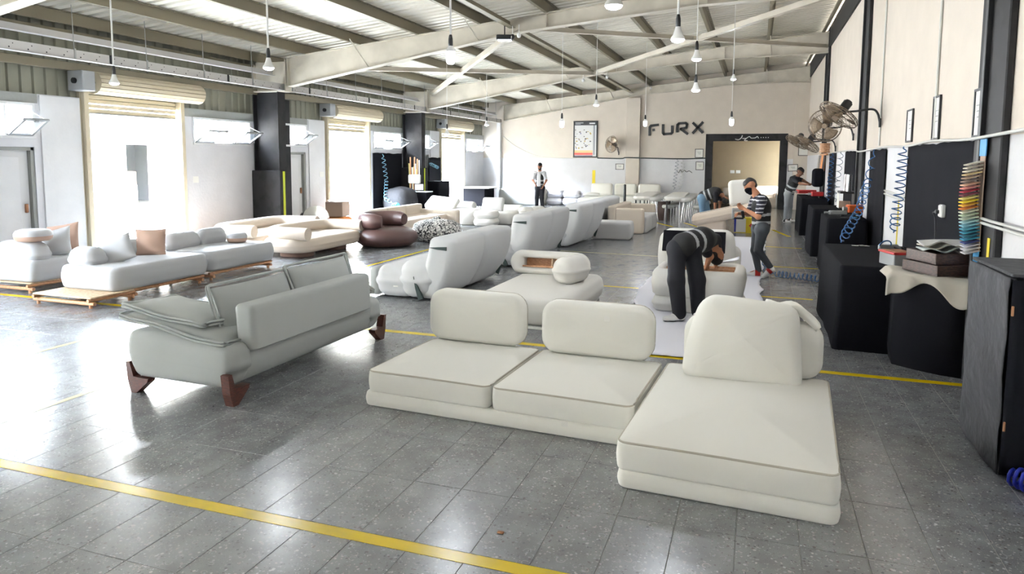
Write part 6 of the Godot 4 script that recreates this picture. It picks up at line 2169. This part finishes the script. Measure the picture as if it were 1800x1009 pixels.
func person(label: String, base: Vector3, j: Dictionary, look: Vector3, cell: float, wear: Dictionary) -> Node3D:
	var o := thing("person", label, "person", base)
	for n in j:
		j[n] = j[n] - base
	for n in ["toe_l", "toe_r"]:
		j[n].y = maxf(j[n].y, 0.036)
	for n in ["an_l", "an_r"]:
		j[n].y = maxf(j[n].y, 0.095)
	var k: float = wear.k
	var skin: Color = wear.skin
	var up: Vector3 = (j.head - j.neck).normalized()
	look = (look - up * look.dot(up)).normalized()
	var side := look.cross(up).normalized()
	var across: Vector3 = (j.sh_r - j.sh_l).normalized()
	var spine: Vector3 = (j.chest - j.pelvis)
	var front := across.cross(spine.normalized()).normalized()
	if front.dot(look + Vector3(0, -0.3, 0)) < 0.0:
		front = -front
	# the body under the clothes, with its neck; hands and head on finer grids in the same surface
	var body := [[j.neck, j.head - up * 0.03 * k, 0.058 * k, 0.055 * k], [j.chest, j.neck, 0.1 * k, 0.06 * k], [j.pelvis, j.chest, 0.12 * k, 0.12 * k],
		[j.sh_l, j.chest, 0.062 * k, 0.1 * k], [j.sh_r, j.chest, 0.062 * k, 0.1 * k],
		[j.hip_l, j.pelvis, 0.09 * k, 0.11 * k], [j.hip_r, j.pelvis, 0.09 * k, 0.11 * k]]
	for q in ["l", "r"]:
		var sh: Vector3 = j["sh_" + q]
		var el: Vector3 = j["el_" + q]
		var ha: Vector3 = j["ha_" + q]
		body.append([sh, el, 0.052 * k, 0.041 * k])
		body.append([el, ha, 0.042 * k, 0.028 * k])
		body.append([j["hip_" + q], j["kn_" + q], 0.08 * k, 0.055 * k])
		body.append([j["kn_" + q], j["an_" + q], 0.055 * k, 0.038 * k])
		body.append([j["an_" + q], j["toe_" + q], 0.036 * k, 0.026 * k])
	var s := begin()
	var flat_skin := func(_p: Vector3) -> Color: return skin
	field_mesh(s, body, cell, 0.03, flat_skin)
	# head: skull, jaw, brow, nose, lips, ears; eye sockets are left by the brow and cheeks
	var h: Vector3 = j.head
	var hd := [[h + up * 0.035 * k - look * 0.02 * k, h + up * 0.03 * k + look * 0.012 * k, 0.088 * k, 0.082 * k],
		[h - up * 0.03 * k + look * 0.02 * k, h - up * 0.085 * k + look * 0.055 * k, 0.066 * k, 0.034 * k],
		[h + up * 0.025 * k + look * 0.085 * k + side * 0.03 * k, h + up * 0.025 * k + look * 0.085 * k - side * 0.03 * k, 0.015 * k, 0.015 * k],
		[h + up * 0.012 * k + look * 0.094 * k, h - up * 0.03 * k + look * 0.113 * k, 0.008 * k, 0.014 * k],
		[h - up * 0.055 * k + look * 0.09 * k + side * 0.018 * k, h - up * 0.055 * k + look * 0.09 * k - side * 0.018 * k, 0.01 * k, 0.01 * k],
		[h - up * 0.015 * k + look * 0.065 * k + side * 0.038 * k, h - up * 0.02 * k + look * 0.06 * k - side * 0.038 * k, 0.022 * k, 0.022 * k],
		[h + up * 0.015 * k + side * 0.082 * k, h - up * 0.02 * k + side * 0.078 * k, 0.014 * k, 0.009 * k],
		[h + up * 0.015 * k - side * 0.082 * k, h - up * 0.02 * k - side * 0.078 * k, 0.014 * k, 0.009 * k],
		[j.neck, h - up * 0.04 * k, 0.056 * k, 0.055 * k]]
	field_mesh(s, hd, minf(cell, 0.008), 0.014, flat_skin)
	for q in ["l", "r"]:
		var ha: Vector3 = j["ha_" + q]
		var el: Vector3 = j["el_" + q]
		var d: Vector3 = (ha - el).normalized()
		var th := look + up * 0.3
		field_mesh(s, hand_caps(ha, d, th, wear.curl, k), minf(cell * 0.5, 0.005), 0.006, flat_skin)
	var bm := commit(s, "body", M.people, o)
	# eyes and brows
	for sg in [-1.0, 1.0]:
		var e := begin()
		lathe(e, [Vector2(0.001, -0.011), Vector2(0.008, -0.008), Vector2(0.011, 0.0), Vector2(0.008, 0.008), Vector2(0.001, 0.011)], 10, Transform3D(Basis().scaled(Vector3.ONE * k), h + (up * 0.006 + look * 0.083 + side * 0.032 * sg) * k))
		commit(e, "eye", M.hair, bm)
		rod("eyebrow", h + (up * 0.034 + look * 0.096 + side * 0.018 * sg) * k, h + (up * 0.036 + look * 0.085 + side * 0.048 * sg) * k, 0.006 * k, M.hair, bm, 6)
	# hair
	var hair_caps := [[h + (up * 0.055 - look * 0.025) * k, h + (up * 0.055 + look * 0.02) * k, 0.084 * k, 0.074 * k], [h + (up * 0.02 - look * 0.055) * k, h + (up * -0.02 - look * 0.06) * k, 0.07 * k, 0.05 * k], [h + (up * 0.09 + look * 0.045) * k, h + (up * 0.085 - look * 0.03) * k, 0.03 * k, 0.05 * k]]
	s = begin()
	field_mesh(s, hair_caps, minf(cell, 0.01), 0.02, null)
	commit(s, "hair", M.hair, o)
	if wear.has("mask"):
		s = begin()
		field_mesh(s, [[h - up * 0.03 * k + look * 0.045 * k, h - up * 0.088 * k + look * 0.06 * k, 0.07 * k, 0.042 * k], [h - up * 0.028 * k + look * 0.1 * k, h - up * 0.06 * k + look * 0.1 * k, 0.025 * k, 0.02 * k]], 0.008, 0.02, null)
		commit(s, "face_mask", M.black_cloth, o)
	if wear.has("beard"):
		s = begin()
		field_mesh(s, [[h - up * 0.05 * k + look * 0.03 * k + side * 0.035 * k, h - up * 0.088 * k + look * 0.06 * k, 0.04 * k, 0.036 * k], [h - up * 0.05 * k + look * 0.03 * k - side * 0.035 * k, h - up * 0.088 * k + look * 0.06 * k, 0.04 * k, 0.036 * k]], 0.01, 0.02, null)
		commit(s, "beard", M.hair, o)
	# trousers
	var tr := [[j.pelvis, j.pelvis + spine * 0.2, 0.138 * k, 0.125 * k], [j.hip_l, j.hip_r, 0.118 * k, 0.118 * k]]
	var loose: float = wear.loose
	for q in ["l", "r"]:
		tr.append([j["hip_" + q], j["kn_" + q], 0.105 * k, 0.068 * k + loose])
		tr.append([j["kn_" + q], j["an_" + q], 0.068 * k + loose, 0.05 * k + loose])
	s = begin()
	var tc: Color = wear.trousers
	var fade: float = wear.get("fade", 0.0)
	field_mesh(s, tr, cell, 0.03, func(p: Vector3) -> Color:
		return tc.lightened(fade * (0.5 + 0.5 * sin(p.y * 9.0 + p.x * 5.0))))
	commit(s, "trousers", M.people, o)
	# shirt with short sleeves
	var st := [[j.pelvis + spine * 0.12, j.chest, 0.135 * k, 0.138 * k], [j.chest, j.neck - up * 0.02 * k, 0.115 * k, 0.066 * k]]
	for q in ["l", "r"]:
		var sh: Vector3 = j["sh_" + q]
		var el: Vector3 = j["el_" + q]
		st.append([sh, j.chest, 0.078 * k, 0.11 * k])
		st.append([sh, sh.lerp(el, 0.72), 0.07 * k, 0.064 * k])
	var sc: Color = wear.shirt
	var stripes: bool = wear.get("stripes", false)
	s = begin()
	field_mesh(s, st, minf(cell, 0.011) if stripes else cell, 0.03, func(p: Vector3) -> Color:
		if stripes and fposmod((p - j.chest).dot(spine.normalized()), 0.062) < 0.014:
			return Color(0.78, 0.78, 0.8)
		return sc)
	commit(s, "shirt", M.people, o)
	# work vest with reflective bands
	var vt := [[j.pelvis + spine * (-0.05 if not wear.has("short_vest") else 0.1), j.chest - spine * 0.1, 0.148 * k, 0.152 * k], [j.chest - spine * 0.1, j.chest + spine * 0.12, 0.152 * k, 0.12 * k]]
	for q in ["l", "r"]:
		vt.append([j.chest, (j["sh_" + q] as Vector3).lerp(j.chest, 0.3), 0.122 * k, 0.085 * k])
	var open_front: bool = wear.get("open", false)
	s = begin()
	field_mesh(s, vt, minf(cell, 0.011), 0.03, func(p: Vector3) -> Color:
		var t: float = (p - j.pelvis).dot(spine) / spine.length_squared()
		if open_front and (p - j.chest).dot(front) > 0.03 and absf((p - j.chest).dot(across)) < 0.07 * k:
			return sc
		if (t > 0.06 and t < 0.19) or (t > 0.44 and t < 0.57):
			return Color(0.66, 0.67, 0.68)
		return Color(0.085, 0.09, 0.105))
	commit(s, "work_vest", M.people, o)
	# shoes
	for q in ["l", "r"]:
		var an: Vector3 = j["an_" + q]
		var to: Vector3 = j["toe_" + q]
		var fd := (to - an)
		var heel := an - fd * 0.25 + Vector3(0, -0.055 * k, 0)
		var tip := to + fd.normalized() * 0.05 * k
		if heel.y < 0.04 or an.y < 0.13:
			heel.y = 0.042
			tip.y = 0.038
		s = begin()
		field_mesh(s, [[heel, tip, 0.042 * k, 0.034 * k], [an, heel.lerp(tip, 0.55), 0.048 * k, 0.04 * k]], minf(cell, 0.012), 0.03, func(p: Vector3) -> Color:
			var t: float = (p - heel).dot(tip - heel) / (tip - heel).length_squared()
			if p.y < minf(heel.y, tip.y) - 0.018:
				return wear.sole
			return wear.shoe2 if t > 0.05 and t < 0.4 else wear.shoe)
		commit(s, "shoe", M.people, o)
	return o

func build_people() -> void:
	var dark := Color(0.07, 0.075, 0.09)
	var base := Vector3(-0.7, 0.012, -8.4)
	person("man in black bending over the open sofa module, reflective bands on his vest", base, {
		"pelvis": Vector3(-0.756, 0.91, -8.38), "chest": Vector3(-0.56, 0.95, -8.74), "neck": Vector3(-0.47, 0.875, -8.93), "head": Vector3(-0.43, 0.745, -9.0),
		"sh_l": Vector3(-0.6, 0.905, -8.67), "sh_r": Vector3(-0.45, 0.92, -8.98), "el_l": Vector3(-0.49, 0.735, -8.78), "ha_l": Vector3(-0.54, 0.575, -8.97),
		"el_r": Vector3(-0.42, 0.74, -9.13), "ha_r": Vector3(-0.44, 0.575, -9.2), "hip_l": Vector3(-0.84, 0.865, -8.32), "hip_r": Vector3(-0.68, 0.855, -8.44),
		"kn_l": Vector3(-0.83, 0.5, -8.27), "kn_r": Vector3(-0.61, 0.49, -8.46), "an_l": Vector3(-0.79, 0.11, -8.32), "an_r": Vector3(-0.59, 0.11, -8.5),
		"toe_l": Vector3(-0.9, 0.05, -8.25), "toe_r": Vector3(-0.6, 0.05, -8.36)}, Vector3(0.35, -0.55, -0.75), 0.012,
		{"k": 1.0, "skin": Color(0.62, 0.42, 0.31), "curl": 0.7, "trousers": Color(0.06, 0.065, 0.085), "loose": 0.03, "shirt": dark, "shoe": Color(0.86, 0.86, 0.85), "shoe2": Color(0.86, 0.86, 0.85), "sole": Color(0.08, 0.08, 0.09)})
	base = Vector3(0.08, 0.0, -12.0)
	var p2 := person("man in striped shirt, dark vest and black face mask holding a nail gun", base, {
		"pelvis": Vector3(0.11, 0.865, -12.0), "chest": Vector3(0.1, 1.2, -12.0), "neck": Vector3(0.01, 1.36, -12.0), "head": Vector3(-0.075, 1.485, -12.0),
		"sh_l": Vector3(0.1, 1.27, -11.83), "sh_r": Vector3(0.0, 1.26, -12.17), "el_l": Vector3(0.06, 1.01, -11.74), "ha_l": Vector3(-0.15, 1.12, -11.86),
		"el_r": Vector3(-0.09, 1.02, -12.24), "ha_r": Vector3(-0.22, 1.03, -12.08), "hip_l": Vector3(0.13, 0.81, -11.9), "hip_r": Vector3(0.07, 0.8, -12.08),
		"kn_l": Vector3(0.08, 0.455, -11.93), "kn_r": Vector3(0.03, 0.43, -12.12), "an_l": Vector3(0.28, 0.18, -11.95), "an_r": Vector3(0.1, 0.1, -12.1),
		"toe_l": Vector3(0.2, 0.07, -11.95), "toe_r": Vector3(-0.06, 0.04, -12.08)}, Vector3(-0.8, -0.45, 0.25), 0.012,
		{"k": 0.97, "skin": Color(0.64, 0.44, 0.33), "curl": 0.9, "trousers": Color(0.2, 0.215, 0.235), "fade": 0.05, "loose": 0.0, "shirt": Color(0.12, 0.12, 0.17), "stripes": true, "mask": true, "shoe": Color(0.86, 0.86, 0.85), "shoe2": Color(0.62, 0.1, 0.08), "sole": Color(0.8, 0.8, 0.8)})
	var gun := thing("nail_gun", "grey and black nail gun in the standing man's hands", "nail gun", Vector3(-0.24, 1.1, -12.0), 0.25)
	boxed("body", Vector3(-0.01, 0.0, 0), Vector3(0.2, 0.06, 0.05), M.frame_grey, gun, 0.014)
	boxed("grip", Vector3(0.05, -0.08, 0.0), Vector3(0.045, 0.14, 0.04), M.black, gun, 0.01, at(0, 0, 0, 0, 0, 0.2))
	boxed("magazine", Vector3(-0.09, -0.07, 0), Vector3(0.04, 0.16, 0.03), M.frame_grey, gun, 0.006)
	boxed("magazine_foot", Vector3(-0.01, -0.14, 0), Vector3(0.18, 0.03, 0.028), M.black, gun, 0.006)
	base = Vector3(1.02, 0.0, -23.4)
	person("man in black shirt and grey jeans leaning over the farthest bench", base, {
		"pelvis": Vector3(0.99, 0.94, -23.35), "chest": Vector3(1.13, 1.31, -23.2), "neck": Vector3(1.22, 1.46, -23.1), "head": Vector3(1.27, 1.57, -23.05),
		"sh_l": Vector3(1.05, 1.36, -23.05), "sh_r": Vector3(1.2, 1.36, -23.4), "el_l": Vector3(1.27, 1.22, -22.85), "ha_l": Vector3(1.45, 1.2, -22.65),
		"el_r": Vector3(1.38, 1.3, -23.2), "ha_r": Vector3(1.52, 1.22, -22.95), "hip_l": Vector3(0.95, 0.88, -23.25), "hip_r": Vector3(1.03, 0.88, -23.45),
		"kn_l": Vector3(0.93, 0.5, -23.2), "kn_r": Vector3(1.05, 0.49, -23.5), "an_l": Vector3(0.9, 0.1, -23.25), "an_r": Vector3(1.05, 0.1, -23.6),
		"toe_l": Vector3(1.02, 0.04, -23.1), "toe_r": Vector3(1.17, 0.04, -23.45)}, Vector3(0.7, -0.5, 0.3), 0.018,
		{"k": 1.0, "skin": Color(0.45, 0.3, 0.22), "curl": 0.7, "trousers": Color(0.56, 0.58, 0.6), "fade": 0.1, "loose": 0.005, "shirt": dark, "shoe": Color(0.85, 0.85, 0.85), "shoe2": Color(0.1, 0.1, 0.1), "sole": Color(0.85, 0.85, 0.85)})
	base = Vector3(-7.6, 0.0, -25.2)
	person("bearded man in white shirt and open dark vest looking up near the far wall", base, {
		"pelvis": Vector3(-7.605, 0.93, -25.2), "chest": Vector3(-7.62, 1.29, -25.2), "neck": Vector3(-7.61, 1.5, -25.2), "head": Vector3(-7.6, 1.64, -25.16),
		"sh_l": Vector3(-7.79, 1.4, -25.18), "sh_r": Vector3(-7.44, 1.4, -25.2), "el_l": Vector3(-7.88, 1.13, -25.2), "ha_l": Vector3(-7.72, 1.0, -25.0),
		"el_r": Vector3(-7.36, 1.13, -25.22), "ha_r": Vector3(-7.43, 0.92, -25.08), "hip_l": Vector3(-7.69, 0.85, -25.2), "hip_r": Vector3(-7.52, 0.85, -25.2),
		"kn_l": Vector3(-7.71, 0.47, -25.16), "kn_r": Vector3(-7.52, 0.47, -25.18), "an_l": Vector3(-7.73, 0.1, -25.22), "an_r": Vector3(-7.5, 0.1, -25.22),
		"toe_l": Vector3(-7.75, 0.04, -25.02), "toe_r": Vector3(-7.44, 0.04, -25.03)}, Vector3(0.1, 0.6, 0.8), 0.018,
		{"k": 1.0, "skin": Color(0.58, 0.4, 0.31), "curl": 0.6, "trousers": Color(0.07, 0.075, 0.1), "loose": 0.012, "shirt": Color(0.86, 0.86, 0.87), "open": true, "short_vest": true, "beard": true, "shoe": Color(0.86, 0.86, 0.85), "shoe2": Color(0.86, 0.86, 0.85), "sole": Color(0.2, 0.2, 0.2)})
	base = Vector3(-1.3, 0.0, -20.5)
	person("man in blue jeans and black vest bending down before the tan side room", base, {
		"pelvis": Vector3(-1.36, 0.9, -20.5), "chest": Vector3(-1.05, 1.02, -20.5), "neck": Vector3(-0.88, 0.95, -20.48), "head": Vector3(-0.78, 0.82, -20.42),
		"sh_l": Vector3(-1.03, 0.97, -20.32), "sh_r": Vector3(-0.97, 1.0, -20.68), "el_l": Vector3(-1.04, 0.7, -20.3), "ha_l": Vector3(-1.04, 0.45, -20.3),
		"el_r": Vector3(-0.92, 0.72, -20.62), "ha_r": Vector3(-0.94, 0.46, -20.52), "hip_l": Vector3(-1.42, 0.84, -20.4), "hip_r": Vector3(-1.34, 0.84, -20.6),
		"kn_l": Vector3(-1.38, 0.47, -20.37), "kn_r": Vector3(-1.25, 0.47, -20.6), "an_l": Vector3(-1.36, 0.1, -20.42), "an_r": Vector3(-1.22, 0.1, -20.66),
		"toe_l": Vector3(-1.2, 0.04, -20.3), "toe_r": Vector3(-1.05, 0.04, -20.56)}, Vector3(0.6, -0.7, 0.2), 0.018,
		{"k": 1.0, "skin": Color(0.58, 0.4, 0.3), "curl": 0.6, "trousers": Color(0.36, 0.48, 0.58), "fade": 0.12, "loose": 0.004, "shirt": dark, "shoe": Color(0.3, 0.3, 0.3), "shoe2": Color(0.3, 0.3, 0.3), "sole": Color(0.8, 0.8, 0.8)})
